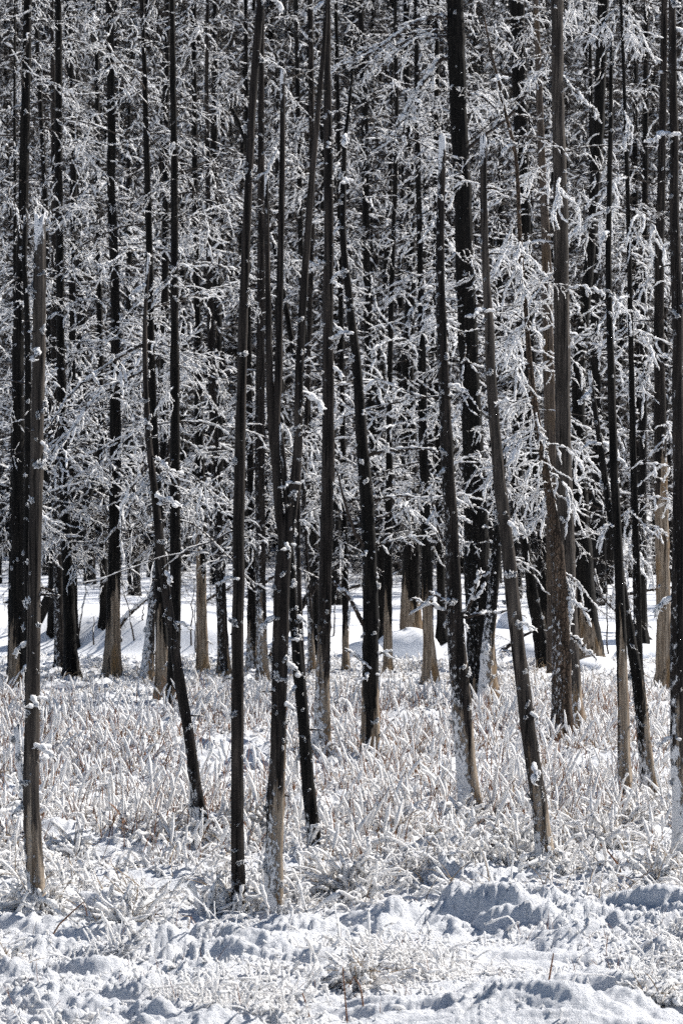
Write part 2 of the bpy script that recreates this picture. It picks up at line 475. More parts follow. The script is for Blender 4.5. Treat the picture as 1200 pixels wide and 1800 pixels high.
BASES = []
def dist(px, row):
    if row > 1170: return F * EYE / (row - 900.0)
    d = np.linspace(54, 118, 640); z = ground_z((px - 600) * d / F, d)
    rr = 900 + (EYE - z) * F / d
    return float(d[np.argmax(rr < row)])
def tree(name, label, cat, base, pts, mat='dark', bare=0, frost=(0.4, 0.5, 0.0), top=0, ext=0, br=None, clumps=0, stubs=0,
         custom=(), flare=1.45, D=None, stems=(), group=None, topf=0.0):
    """pts from top to base as (px, py, width px); ext = metres grown above the picture's edge"""
    if base > 1380 and not D:
        base += 14; pts = list(pts[:-1]) + [(pts[-1][0] + (pts[-1][0] - pts[-2][0]) * 0.2, pts[-1][1] + 14, pts[-1][2])]
    D = D or dist(pts[-1][0], base)
    bx = (pts[-1][0] - 600) * D / F
    g0 = gz(bx, D)
    if base > 1300: BASES.append((bx, D, pts[-1][2] * D / F / 2))
    root = empty(name, (bx, D, g0)); tag(root, label, cat, group)
    seed = int(abs(bx * 97 + D * 13)) + base
    rnd = np.random.default_rng(seed)
    def conv(pp, down, extm):
        c = []; r = []
        for (x, y, wd) in reversed(pp):
            X, Z = to_world(x, y, D); c.append((X - bx, 0, Z - g0)); r.append(wd * D / F / 2)
        if down:
            c[0] = (c[0][0], 0, 0.0); c.insert(0, (c[0][0] - (c[1][0] - c[0][0]) * 0.1, 0, -0.35)); r.insert(0, r[0])
        if extm:
            dx = (c[-1][0] - c[-3][0]) / max(0.5, c[-1][2] - c[-3][2]) * 0.5
            for q in range(1, 5):
                t = q / 4; c.append((c[-1][0] + dx * extm / 4, 0, c[-1][2] + extm / 4)); r.append(max(0.012, r[-1] * 0.72))
        return np.array(c, float), np.array(r, float)
    c, r = conv(pts, True, ext)
    bz = 0
    if bare: bz = max(0.1, to_world(0, bare, D)[1] - g0)
    me, P, R = trunk_mesh('trunk', c, r, mat, bz, frost, seed % 97, flare, top_frost=topf)
    link('trunk', me, root)
    for k_, sp in enumerate(stems):
        cs, rs = conv(sp, False, 0)
        m2, _, _ = trunk_mesh('stem', cs, rs, mat, 0, (0.3, 0.1, frost[2]), (seed + 7 * k_) % 97, 1.0, top_frost=0.8)
        link('stem', m2, root)
    ztop = P[:, 2].max()
    if br:
        for kind, n_, y0, sc in (list(br) + ([('long', 8, 900, 0.9), ('low', 7, 985, 0.8)] if br[0][0] == 'mid' and br[0][1] > 20 else [])):
            n_ = min(int(n_ * 0.92), 70)
            z0 = max(0.8, to_world(0, y0, D)[1] - g0)
            zz = np.sort(rnd.uniform(z0, ztop * 0.985 if kind != 'low' else z0 + 1.6, n_))
            if kind == 'low': kind = 'mid' if D < 56 else 'bare'
            for z in zz:
                az = rnd.uniform(0, 2 * math.pi)
                kd = 'thin' if kind == 'mid' and z + g0 > EYE + (900 - 420) * D / F and rnd.random() < 0.6 else kind
                me_ = BR[kd][rnd.integers(len(BR[kd]))]
                taper = (1.1 - 0.6 * (z - z0) / max(1, ztop - z0)) * (0.6 + 0.4 * min(1, (z - z0 + 0.6) / 2.0))
                s = sc * taper * rnd.uniform(0.6, 1.35)
                p = line_at(P, z)
                link('branch', me_, root, tuple(p), (rnd.uniform(-0.3, 0.3), rnd.uniform(-0.25, 0.25), az), (s, s, s if s < 1.1 else 1.1))
    for i in range(stubs * 2 + (7 if clumps else 0)):
        z = rnd.uniform(0.5, ztop * 0.98); az = rnd.choice([rnd.uniform(-0.6, 0.3), rnd.uniform(2.9, 3.8), rnd.uniform(3.6, 5.8)])
        s = rnd.uniform(0.7, 1.4)
        link('branch_stub', BR['stub' if i % 2 else 'snap'][i % 6], root, tuple(line_at(P, z)), (0, 0, az), (s,) * 3)
    for i in range(int(clumps * 1.7)):
        z = rnd.uniform(0.2, ztop); az = rnd.uniform(math.pi * 0.85, math.pi * 2.1)
        rad = np.interp(z, P[:, 2], R)
        p = line_at(P, z) + np.array([math.cos(az), math.sin(az), 0]) * rad * 0.98
        s = rnd.choice([0.013, 0.021, 0.034, 0.050], p=[0.36, 0.32, 0.22, 0.10]) * rnd.uniform(0.8, 1.2)
        if D > 33: s *= 1.15
        link('frost_clump', CL[rnd.integers(6)], root, tuple(p), (rnd.uniform(-1, 1), rnd.uniform(-1, 1), rnd.uniform(0, 6)), (s, s, s * rnd.uniform(0.9, 1.5)))
    if topf:
        z = ztop; s = max(R[-1] * 1.1, 0.03)
        link('frost_cap', CL[seed % 6], root, tuple(line_at(P, z)), (0, 0, 1.0), (s, s, s * 0.9))
    for (poly, rpx, fpx, tw) in custom:
        branch_px(root, poly, rpx, fpx, tw, D, bx, g0, seed + len(poly) + int(poly[0][1]))
    return root

def branch_px(root, poly, rpx, fpx, tw, D, bx, g0, seed):
    """one visible branch traced along its course; it leans a little towards or away from the viewer"""
    rnd = np.random.default_rng(seed)
    pts = []; dy = rnd.uniform(-0.35, 0.2)
    n = len(poly)
    for i, (x, y) in enumerate(poly):
        X, Z = to_world(x, y, D); pts.append((X - bx, dy * i / max(1, n - 1), Z - g0))
    main = resample(np.array(pts), 14); main[1:] += rnd.normal(0, 0.008, (13, 3))
    m = D / F; L = np.linalg.norm(np.diff(main, axis=0), axis=1).sum()
    tws, sts = [], []
    for i in range(int(tw * 1.6 * L)):
        a = rnd.integers(2, 14); d = norm(main[a] - main[a - 1])
        dd = norm(d * rnd.uniform(0.2, 1) + rnd.normal(0, 0.6, 3) + np.array([0, 0, -0.25]))
        tl = rnd.uniform(0.12, 0.42)
        q = walk(main[a], dd, tl, 5, 0.07, 0.15, rnd); tws.append(q)
        if rnd.random() < 0.4: sts.append(walk(q[3], norm(rnd.normal(0, 1, 3)), tl * 0.4, 3, 0.05, 0.15, rnd))
    mb = MB()
    core_on(mb, [main], rpx * m / 2, rpx * m / 5, 6, 0, 0.08)
    if tws: core_on(mb, tws, rpx * m / 5, rpx * m / 9, 3, 0)
    if sts: core_on(mb, sts, rpx * m / 8, rpx * m / 9, 3, 0)
    frost_on(mb, [main], fpx * m * 0.28, 7, 1, 0.93, seg=0.03, lift=0.55, spur=1.2)
    if tws: frost_on(mb, tws, fpx * m * 0.21, 6, 1, 0.93, seg=0.03, spur=1.0)
    if sts: frost_on(mb, sts, fpx * m * 0.18, 5, 1, 0.95, seg=0.03)
    link('branch', mb.mesh('branch', [M['twig'], M['frost']]), root)

TR = 'tree'; GM = None
# ---- near, bare poles
tree('broken_snag', 'grey broken-topped snag at the far left with frost cap', TR, 1590,
     [(71,398,20),(69,600,22),(65,800,22),(61,1000,23),(59,1150,24),(56,1300,26),(54,1400,28),(60,1500,28),(65,1590,30)],
     'grey', bare=1530, frost=(0.45, 0.85, 0.12), clumps=34, stubs=3, topf=1.0, flare=1.15)
tree('frosted_snag', 'short frost-crusted stick leaning against the leftmost snag', TR, 1560,
     [(30,1285,12),(36,1340,14),(44,1400,14),(54,1450,12),(58,1500,10),(60,1560,10)], 'char', frost=(3.0, 0.85, 0.5), clumps=18, topf=1.0)
tree('leaning_snag', 'thin crooked snag bowing left then sloping right to its base', TR, 1470,
     [(262,450,5),(257,520,7),(254,600,9),(257,700,10),(262,780,12),(270,850,14),(278,920,15),(284,985,16),(295,1060,17),(307,1140,18),(325,1250,20),(338,1330,21),(347,1400,22),(356,1470,24)],
     'dark', frost=(0.6, 0.8, 0.22), clumps=26, stubs=3, topf=1.0,
     custom=[([(255,605),(215,622),(170,655),(120,700),(98,745)],6,9,4), ([(256,650),(210,675),(160,710),(125,770),(100,800)],5,9,5), ([(266,800),(290,815),(300,825)],4,10,2),
             ([(258,822),(235,850),(215,890),(212,935)],4,9,4)])
tree('tall_dead_trunk', 'tall straight dark trunk curving right at the top, left of the forked tree', TR, 1580,
     [(459,-10,14),(451,80,14),(445,160,14),(440,250,14),(436,340,14),(432,430,15),(428,540,16),(425,640,17),(423,750,18),(420,850,20),(419,1000,21),(418,1100,22),(417,1300,23),(417,1450,23),(419,1580,24)],
     'dark', frost=(0.35, 0.75, 0.05), ext=4, clumps=34, stubs=1, flare=1.1, custom=[([(418,930),(380,948),(320,972),(270,985),(200,1010),(140,1030)],3,4,3)])
tree('forked_dead_tree', 'forked dead tree whose trunk splits into bare upright stems', TR, 1585,
     [(530,560,12),(530,600,14),(525,650,14),(525,750,15),(521,840,17),(512,900,20),(503,945,26),(496,1000,26),(494,1100,26),(491,1200,26),(489,1330,27),(483,1450,30),(481,1540,31),(481,1585,32)],
     'dark', bare=1430, frost=(0.75, 0.95, 0.15), clumps=44, stubs=3, flare=1.1,
     stems=[[(573,-20,7),(571,60,7),(561,170,9),(553,260,10),(545,350,11),(538,450,12),(530,570,13)],
            [(496,130,8),(497,200,9),(496,300,10),(494,400,11),(492,500,12),(491,600,13),(489,680,14),(485,740,14),(484,800,15),(488,880,16),(498,960,16)],
            [(468,315,7),(469,400,9),(471,520,10),(473,640,12),(476,740,13),(484,820,13)],
            [(492,752,8),(497,800,9),(501,860,10),(508,910,10)]],
     custom=[([(437,322),(470,300),(492,250)],3,8,3)])
tree('leaning_snag', 'dark slanting trunk rising from behind the forked tree', TR, 1490,
     [(508,930,8),(513,1000,13),(516,1080,16),(522,1150,19),(530,1230,21),(538,1330,22),(546,1420,24),(552,1490,24)],
     'char', bare=0, frost=(0.35, 0.7, 0.1), clumps=30, flare=1.1)
tree('thin_snag', 'thin pole behind the forked tree, bent at its foot', TR, 1300,
     [(528,710,5),(525,780,7),(524,850,8),(524,950,8),(526,1050,9),(530,1150,10),(535,1230,10),(540,1300,12)], 'dark', frost=(0.3, 0.4, 0.0), clumps=9)
tree('straight_dead_trunk', 'straight brown-grey trunk with pale frosted foot right of the fork', TR, 1335,
     [(575,-10,11),(575,100,12),(576,200,14),(577,300,16),(578,400,17),(577,500,18),(576,600,19),(577,700,21),(577,800,21),(575,900,22),(572,1000,22),(570,1100,23),(567,1200,24),(565,1335,26)],
     'dark', bare=1230, frost=(1.1, 0.85, 0.08), ext=5, clumps=34, stubs=9,
     custom=[([(577,725),(590,715),(582,660)],4,8,3),([(578,560),(590,575),(622,605)],5,9,3),([(580,460),(565,465),(555,470),(540,460)],4,9,6),([(579,300),(595,290),(601,303)],3,7,2)])
tree('crooked_dead_tree', 'black crooked trunk with golden-brown foot in the middle of the wood', TR, 1345,
     [(619,130,4),(612,200,6),(605,250,7),(603,330,10),(602,400,11),(604,450,12),(611,500,14),(617,560,15),(625,620,16),(631,700,18),(637,800,21),(645,880,24),(648,950,24),(651,1050,27),(651,1150,28),(651,1250,30),(650,1345,33)],
     'char', bare=1215, frost=(0.45, 0.75, 0.02), clumps=40, stubs=7,
     custom=[([(648,800),(690,790),(740,788),(772,796)],7,8,2),([(654,880),(700,872),(745,876),(778,875)],5,8,5),([(655,915),(690,900),(720,885),(740,870)],5,8,7),
             ([(650,970),(625,940),(605,880),(592,830)],8,4,2),([(640,1100),(625,1070),(610,1045),(583,1020)],9,10,2),([(655,1150),(672,1148),(690,1145)],5,9,2),
             ([(652,962),(690,950),(730,945),(765,940)],4,7,5),([(640,1165),(620,1150),(606,1142)],5,9,2)])
tree('broken_snag', 'curved snag with a frosted left flank and broken top, right of centre', TR, 1430,
     [(777,250,11),(776,300,12),(773,400,14),(773,500,15),(775,560,17),(778,640,19),(783,740,20),(788,850,22),(793,920,22),(796,1000,24),(798,1060,26),(800,1120,29),(808,1200,31),(815,1300,34),(820,1370,34),(826,1430,34)],
     'dark', bare=1210, frost=(0.8, 0.85, 0.55), clumps=40, stubs=4, topf=1.0,
     custom=[([(806,1085),(820,1068),(830,1050),(843,1000)],8,12,2),([(800,1090),(770,1070),(720,1050)],7,10,2),([(810,1085),(850,1078),(900,1070)],6,8,4),([(795,1060),(770,1050),(755,1040)],7,10,3),
             ([(782,960),(768,930),(758,880),(755,870)],6,9,4)])
tree('broken_snag', 'grey broken-topped pole leaning left as it rises, with frost cap', TR, 1530,
     [(849,250,12),(849,330,11),(851,420,12),(854,500,13),(860,580,16),(861,650,16),(868,740,18),(877,850,20),(890,950,22),(900,1050,23),(909,1130,24),(918,1200,25),(929,1300,25),(945,1400,26),(954,1480,26),(957,1530,26)],
     'grey', bare=1480, frost=(0.6, 0.9, 0.1), clumps=30, stubs=2, topf=1.0, custom=[([(868,712),(880,710),(892,708)],5,11,0)])
tree('tall_dead_trunk', 'thick grey trunk standing clear above the frosted sapling', TR, 1290,
     [(978,-10,20),(979,100,21),(980,200,22),(983,300,24),(985,400,26),(986,540,27),(988,640,27),(989,800,28),(993,900,28),(996,1000,30),(1000,1100,30),(1004,1200,32),(1005,1290,34)],
     'grey', bare=1180, frost=(0.8, 0.7, 0.05), ext=6, clumps=26, br=[('mid', 14, 560, 0.8), ('heavy', 10, 760, 0.9)], D=40.5,
     custom=[([(975,430),(940,425),(905,440),(870,455)],4,9,5),([(990,510),(1020,505),(1050,515),(1068,525)],5,10,4),([(975,500),(950,480),(935,460)],4,10,4),
             ([(985,130),(1010,160),(1030,180),(1043,190)],4,10,4)])
tree('frost_laden_pine', 'scaly tan pine with a thin top and drooping frost-laden branches', TR, 1300,
     [(850,30,3),(862,90,4),(873,130,4),(885,190,5),(896,230,6),(906,270,6),(910,330,7),(912,400,7),(917,480,8),(925,560,8),(930,640,9),(938,700,10),(950,780,12),(960,840,14),(970,900,18),(978,960,22),(984,1050,28),(986,1150,32),(987,1300,34)],
     'scaly', frost=(2.6, 0.45, 0.2), clumps=26, br=[('heavy', 30, 1010, 0.9), ('mid', 10, 600, 0.55)], D=37.6,
     custom=[([(985,1070),(995,1050),(1015,1065),(1030,1075)],5,11,2),([(985,1110),(1010,1120),(1025,1140),(1050,1160)],5,11,2),([(980,1000),(1000,1030),(1005,1080),(995,1120),(980,1130)],5,11,3)])
tree('slender_dead_tree', 'slender charred pole rising alone to a spike near the right edge', TR, 1410,
     [(1073,70,5),(1073,200,8),(1070,330,9),(1068,450,10),(1070,560,11),(1073,650,13),(1077,800,15),(1082,900,15),(1087,1000,16),(1090,1100,18),(1093,1200,19),(1097,1410,23)],
     'char', bare=1200, frost=(0.9, 0.75, 0.0), clumps=18, topf=0.5)
tree('leaning_snag', 'black leaning snag with frosted tip crossing the slender pole', TR, 1400,
     [(1036,660,7),(1045,720,9),(1055,790,11),(1063,850,12),(1074,920,13),(1090,1000,13),(1101,1080,15),(1109,1130,18),(1117,1180,22),(1125,1230,24),(1131,1300,24),(1141,1400,28)],
     'char', bare=1300, frost=(0.7, 0.8, 0.25), clumps=34, topf=1.0)
tree('tall_dead_trunk', 'tall grey trunk at the right edge with frost along its foot', TR, 1525,
     [(1180,-10,12),(1181,130,14),(1184,250,14),(1183,350,15),(1186,450,18),(1190,560,19),(1190,700,19),(1192,850,21),(1192,1000,23),(1190,1150,26),(1190,1300,28),(1195,1400,29),(1197,1525,31)],
     'dark', bare=1330, frost=(1.0, 0.95, 0.4), ext=4, clumps=34, stubs=3)
# ---- the wood behind them
MID = 'frosted dead trees of the middle distance'
tree('dead_pine', 'big black pine with long arching frosted boughs right of centre', TR, 1245,
     [(799,-10,28),(805,200,29),(811,300,29),(815,400,30),(818,500,31),(822,600,32),(827,700,34),(834,850,36),(838,1000,43),(841,1100,43),(848,1245,50)],
     'char', bare=1190, frost=(3.5, 0.35, 0.12), ext=6, clumps=40, br=[('mid', 66, 930, 0.85)],
     custom=[([(797,38),(770,25),(735,38),(690,70),(650,100),(600,120)],8,9,4),([(797,55),(760,50),(700,62),(640,90),(590,112)],6,7,4),([(800,100),(775,105),(745,140),(720,180),(708,235)],8,12,8),
             ([(797,62),(740,65),(690,80),(630,128)],6,7,5),([(800,160),(850,170),(880,200)],6,7,3),([(812,270),(860,230),(900,200),(975,85)],7,6,3),([(845,540),(800,528),(770,530)],6,8,3)])
tree('dead_pine', 'dark trunk with a pale shattered foot beside the big black pine', TR, 1250,
     [(886,780,10),(880,860,13),(873,950,15),(868,1020,17),(862,1080,19),(857,1130,22),(850,1250,26)], 'char', bare=1160, frost=(1.6, 0.9, 0.3), clumps=22, D=44.2)
tree('dead_pine', 'short golden snag tucked behind the pale shattered foot', TR, 1245,
     [(858,1060,10),(862,1130,13),(866,1180,15),(868,1245,18)], 'pale', bare=1000, frost=(0.3, 0.3, 0.0), D=45.4)
tree('dead_pine', 'slim black pine with golden barkless foot left of the curved snag', TR, 1205,
     [(730,-10,8),(732,130,9),(733,250,10),(737,400,11),(739,520,12),(742,650,14),(743,780,16),(747,900,18),(750,1000,19),(752,1100,20),(757,1205,25)],
     'char', bare=1085, frost=(0.3, 0.5, 0.0), ext=5, clumps=20, br=[('mid', 46, 940, 0.95)])
tree('dead_pine', 'stout dark trunk with square pale foot beside the snow mound', TR, 1125,
     [(714,-10,11),(714,120,12),(720,250,12),(722,350,13),(722,500,16),(716,640,22),(718,750,25),(722,900,29),(722,1000,31),(722,1125,35)],
     'char', bare=1080, frost=(0.2, 0.3, 0.0), ext=5, br=[('mid', 40, 820, 1.2)])
tree('dead_pine', 'thin dark tree with tan foot right of the crooked black trunk', TR, 1190,
     [(694,-10,6),(697,200,7),(694,330,8),(688,500,9),(684,700,10),(684,850,12),(682,950,14),(682,1050,14),(681,1190,15)],
     'char', bare=1110, frost=(0.3, 0.4, 0.0), ext=4, br=[('mid', 34, 900, 0.9)])
tree('dead_pine', 'dark tree just behind and right of the crooked black trunk', TR, 1150,
     [(633,-10,10),(637,120,13),(641,200,13),(642,300,13),(643,400,13),(645,550,14),(650,700,14),(660,850,15),(670,1000,17),(671,1150,19)],
     'char', frost=(0.3, 0.3, 0.0), ext=5, br=[('mid', 40, 880, 1.0)])
tree('dead_pine', 'slim dark tree with tan foot left of the crooked black trunk', TR, 1180,
     [(590,-10,6),(594,200,7),(598,500,8),(602,750,9),(605,900,10),(607,1050,11),(607,1180,12)], 'char', bare=1120, frost=(0.4, 0.4, 0), ext=4, br=[('mid', 34, 860, 0.9)])
tree('dead_pine', 'speckled slim tree between the fork and the brown-grey trunk', TR, 1185,
     [(545,-10,9),(547,160,10),(549,400,9),(540,700,8),(533,860,8),(538,1000,9),(545,1080,10),(548,1185,12)], 'dark', bare=1130, frost=(4.0, 0.5, 0.25), ext=4, clumps=26, br=[('mid', 30, 850, 0.9)])
tree('dead_pine', 'dark far trunk just left of the brown-grey trunk', TR, 1150,
     [(520,-10,8),(524,200,9),(530,500,10),(545,800,11),(554,1000,12),(556,1150,14)], 'char', frost=(0.4, 0.3, 0), ext=4, br=[('mid', 30, 860, 1.0)])
tree('dead_pine', 'speckled pine with white frosted foot just right of the tall straight trunk', TR, 1200,
     [(460,-10,9),(459,100,10),(459,200,11),(459,400,12),(458,600,14),(457,700,16),(457,850,16),(458,1000,17),(461,1200,18)],
     'dark', bare=1120, frost=(3.0, 0.6, 0.2), ext=4, clumps=30, br=[('mid', 34, 880, 0.95)])
tree('dead_pine', 'narrow pine with a white spiked foot against the tall straight trunk', TR, 1185,
     [(432,-10,6),(434,300,8),(437,600,10),(440,800,11),(442,1000,13),(443,1185,18)], 'char', bare=1110, frost=(0.7, 0.8, 0.1), ext=3, clumps=14, br=[('mid', 28, 900, 0.9)])
tree('dead_pine', 'frost-speckled tree left of the tall straight trunk', TR, 1190,
     [(365,-10,6),(363,150,7),(366,350,9),(370,560,12),(372,650,14),(376,750,15),(383,900,16),(387,1000,17),(394,1190,20)],
     'dark', bare=1140, frost=(4.0, 0.45, 0.15), ext=4, clumps=30, br=[('mid', 36, 930, 1.0)])
tree('dead_pine', 'tree with a tan barkless lower trunk between two dark ones', TR, 1182,
     [(341,-10,8),(342,200,9),(343,350,10),(346,500,11),(349,640,13),(350,770,15),(353,900,16),(354,1000,17),(356,1182,20)],
     'char', bare=985, frost=(0.2, 0.3, 0.0), ext=4, clumps=14, br=[('mid', 36, 950, 1.0)])
tree('dead_pine', 'straight jet-black trunk rising behind the thin crooked snag', TR, 1245,
     [(303,-10,9),(304,120,11),(307,300,13),(307,500,14),(308,700,17),(308,850,19),(309,1000,20),(308,1100,21),(303,1245,24)],
     'char', bare=1215, frost=(0.3, 0.5, 0.0), ext=5, clumps=24, br=[('mid', 34, 900, 0.8), ('heavy', 5, 900, 0.9)])
tree('dead_pine', 'dark brown tree with tan foot left of the jet-black trunk', TR, 1240,
     [(249,-10,7),(255,130,8),(257,230,10),(260,330,11),(263,440,12),(265,600,13),(270,750,14),(277,850,15),(282,1000,17),(284,1110,20),(285,1240,24)],
     'char', bare=1150, frost=(0.5, 0.5, 0.02), ext=4, clumps=20, br=[('mid', 36, 900, 0.9)], D=45.6)
tree('dead_pine', 'slim dark tree close left of the jet-black trunk', TR, 1160,
     [(295,-10,7),(293,120,9),(291,250,12),(291,400,12),(290,560,13),(289,700,14),(288,900,14),(290,1160,16)], 'char', frost=(0.3, 0.4, 0.0), ext=4, br=[('mid', 34, 880, 1.0)])
tree('leaning_tree', 'frost-peppered tree leaning right over its pale foot', TR, 1200,
     [(296,780,8),(290,860,10),(280,960,12),(270,1040,15),(264,1110,18),(258,1200,22)], 'dark', bare=1150, frost=(2.2, 0.7, 0.35), clumps=30)
tree('dead_pine', 'straight pine with a long tan foot standing on the snow left of centre', TR, 1197,
     [(193,-10,14),(195,150,14),(197,250,15),(195,330,15),(200,430,16),(204,560,17),(203,700,19),(203,850,21),(201,1000,22),(197,1197,27)],
     'char', bare=1065, frost=(0.2, 0.35, 0.0), ext=5, clumps=16, br=[('mid', 50, 930, 1.05), ('thin', 16, 500, 1.0)])
tree('dead_pine', 'dark trunk hidden in part by the pine with the long tan foot', TR, 1100,
     [(170,-10,8),(172,300,9),(176,600,11),(181,900,13),(184,1100,16)], 'char', frost=(0.2, 0.2, 0.0), ext=4, br=[('mid', 30, 880, 1.2)])
tree('dead_pine', 'right-hand trunk of the close dark pair at left', TR, 1196,
     [(103,-10,12),(104,150,13),(103,300,14),(106,450,14),(107,600,15),(110,750,17),(114,880,18),(119,1000,19),(126,1196,25)],
     'char', frost=(0.7, 0.3, 0.05), ext=5, clumps=26, br=[('mid', 44, 960, 1.0), ('thin', 14, 400, 1.0)])
tree('dead_pine', 'frost-peppered left-hand trunk of the close dark pair at left', TR, 1185,
     [(91,-10,7),(93,100,8),(95,300,10),(96,500,12),(97,700,14),(98,850,15),(102,1000,16),(106,1185,20)],
     'dark', frost=(4.0, 0.45, 0.2), ext=4, clumps=24, br=[('mid', 34, 940, 1.0)], D=55.5)
tree('dead_pine', 'slim charred tree between the paired trunks and the tan-footed pine', TR, 1140,
     [(117,-10,11),(124,120,12),(129,250,12),(130,400,13),(127,550,13),(126,800,13),(129,1000,14),(131,1140,16)], 'char', frost=(0.2, 0.2, 0), ext=5, br=[('mid', 30, 870, 1.1)])
tree('dead_pine', 'leaning slim tree right of the stout black tree at the left edge', TR, 1120,
     [(62,-10,8),(66,80,8),(71,180,9),(75,250,9),(79,330,10),(83,450,11),(86,560,12),(90,700,13),(92,900,14),(92,1120,15)], 'char', frost=(0.2, 0.2, 0), ext=5, br=[('mid', 34, 880, 1.1)])
tree('dead_pine', 'stout black tree with pale foot near the left edge', TR, 1218,
     [(49,-10,14),(47,130,15),(43,270,16),(41,380,17),(37,500,18),(32,600,20),(32,700,21),(32,850,22),(32,1000,25),(30,1218,28)],
     'char', bare=1140, frost=(0.5, 0.4, 0.05), ext=5, clumps=26, br=[('mid', 44, 950, 1.05), ('thin', 14, 420, 1.0)])
tree('dead_pine', 'wavy thin black tree between the stout tree and the leftmost snag', TR, 1290,
     [(45,385,6),(42,450,8),(47,520,9),(50,620,11),(50,720,12),(50,830,12),(49,950,13),(50,1100,14),(54,1290,16)], 'char', frost=(0.5, 0.4, 0.05), clumps=26, topf=0.6,
     br=[('thin', 8, 800, 0.7)])
tree('dead_pine', 'thin dark tree at the left edge', TR, 1190,
     [(27,-10,4),(26,200,5),(27,400,7),(27,560,8),(25,700,9),(22,900,11),(20,1100,12),(21,1190,14)], 'char', bare=1150, frost=(3.0, 0.35, 0.1), ext=3, br=[('mid', 34, 930, 1.0)])
tree('dead_pine', 'tan barkless tree with dark top just inside the right edge', TR, 1215,
     [(1167,-10,11),(1165,150,13),(1162,300,15),(1158,450,17),(1157,600,19),(1159,700,22),(1160,800,24),(1163,950,25),(1165,1050,26),(1168,1215,29)],
     'dark', bare=860, frost=(0.2, 0.3, 0.1), ext=5, clumps=16, br=[('mid', 46, 980, 1.1), ('heavy', 12, 830, 1.0)])
tree('dead_pine', 'very broad black trunk with a splayed pale foot at right', TR, 1172,
     [(1060,-10,20),(1054,150,20),(1050,250,19),(1043,350,17),(1036,450,18),(1026,550,20),(1016,650,22),(1016,750,24),(1018,850,26),(1023,950,31),(1028,1050,37),(1033,1120,44),(1038,1172,54)],
     'char', bare=1120, frost=(0.2, 0.2, 0.0), ext=6, br=[('mid', 44, 860, 1.2), ('bare', 10, 1040, 0.9)], flare=1.15)
tree('leaning_tree', 'black trunk leaning left below the frost-laden pine', TR, 1180,
     [(900,830,12),(912,900,14),(926,980,16),(936,1050,20),(949,1120,24),(958,1180,28)], 'char', frost=(0.6, 0.3, 0.1), clumps=18, flare=1.2)
tree('dead_pine', 'wide black trunk hidden behind the frost-laden pine', TR, 1160,
     [(908,-10,26),(913,150,24),(919,350,22),(928,600,22),(942,850,24),(955,1000,28),(962,1160,32)], 'char', bare=1110, frost=(0.3, 0.2, 0.0), ext=6, br=[('mid', 44, 880, 1.2)])
tree('pale_barkless_tree', 'pale tan barkless trunk seen beside the thick grey trunk', TR, 1195,
     [(940,-10,9),(944,70,10),(950,250,13),(958,400,15),(961,500,17),(963,620,19),(966,750,21),(970,900,22),(974,1195,24)], 'pale', bare=-2500, frost=(0.3, 0.3, 0.0), ext=4, br=[('mid', 26, 700, 0.9)])
tree('frost_laden_tree', 'tree heaped with drooping white frost left of the right-edge trunk', TR, 1180,
     [(1090,-10,5),(1098,200,6),(1104,400,8),(1108,600,9),(1112,800,11),(1118,1000,13),(1122,1180,16)], 'char', frost=(2.0, 0.4, 0.2), ext=3, br=[('heavy', 36, 1000, 1.2)], D=48)
tree('dead_pine', 'dark far tree low right with a tangle of bare dead boughs', TR, 1130,
     [(1135,-10,8),(1133,300,10),(1130,600,12),(1128,900,14),(1127,1130,17)], 'char', frost=(0.3, 0.2, 0.0), ext=4, br=[('mid', 24, 800, 1.1), ('bare', 16, 1060, 1.0)])
tree('dead_pine', 'black tree behind the gap between curved snag and broken-topped pole', TR, 1130,
     [(768,-10,9),(766,300,10),(768,600,12),(772,900,14),(776,1130,17)], 'char', frost=(0.3, 0.2, 0.0), ext=4, br=[('mid', 40, 840, 1.1)])
tree('leaning_tree', 'dark trunk slanting up to the right behind the left-hand pair', TR, 1150,
     [(186,760,12),(176,800,13),(160,850,14),(140,920,15),(112,980,17),(96,1030,18),(66,1090,20),(40,1150,22)], 'char', frost=(0.2, 0.2, 0.15), flare=1.0)
tree('leaning_tree', 'dark dead trunk slanting down to the right high in the wood', TR, 1120,
     [(330,20,7),(345,60,8),(370,110,10),(395,170,9),(420,215,9),(440,270,9),(470,360,9),(520,640,10),(560,1120,14)], 'char', frost=(0.2, 0.2, 0.2), flare=1.0)
tree('leaning_tree', 'frost-dusted dead log slanting up to the right through the middle of the wood', TR, 1175,
     [(745,835,12),(720,865,14),(690,900,15),(650,945,15),(600,985,15),(560,1020,15),(520,1080,14),(480,1150,14),(462,1175,13)], 'dark', frost=(9.0, 0.35, 0.1), clumps=14, flare=1.0)

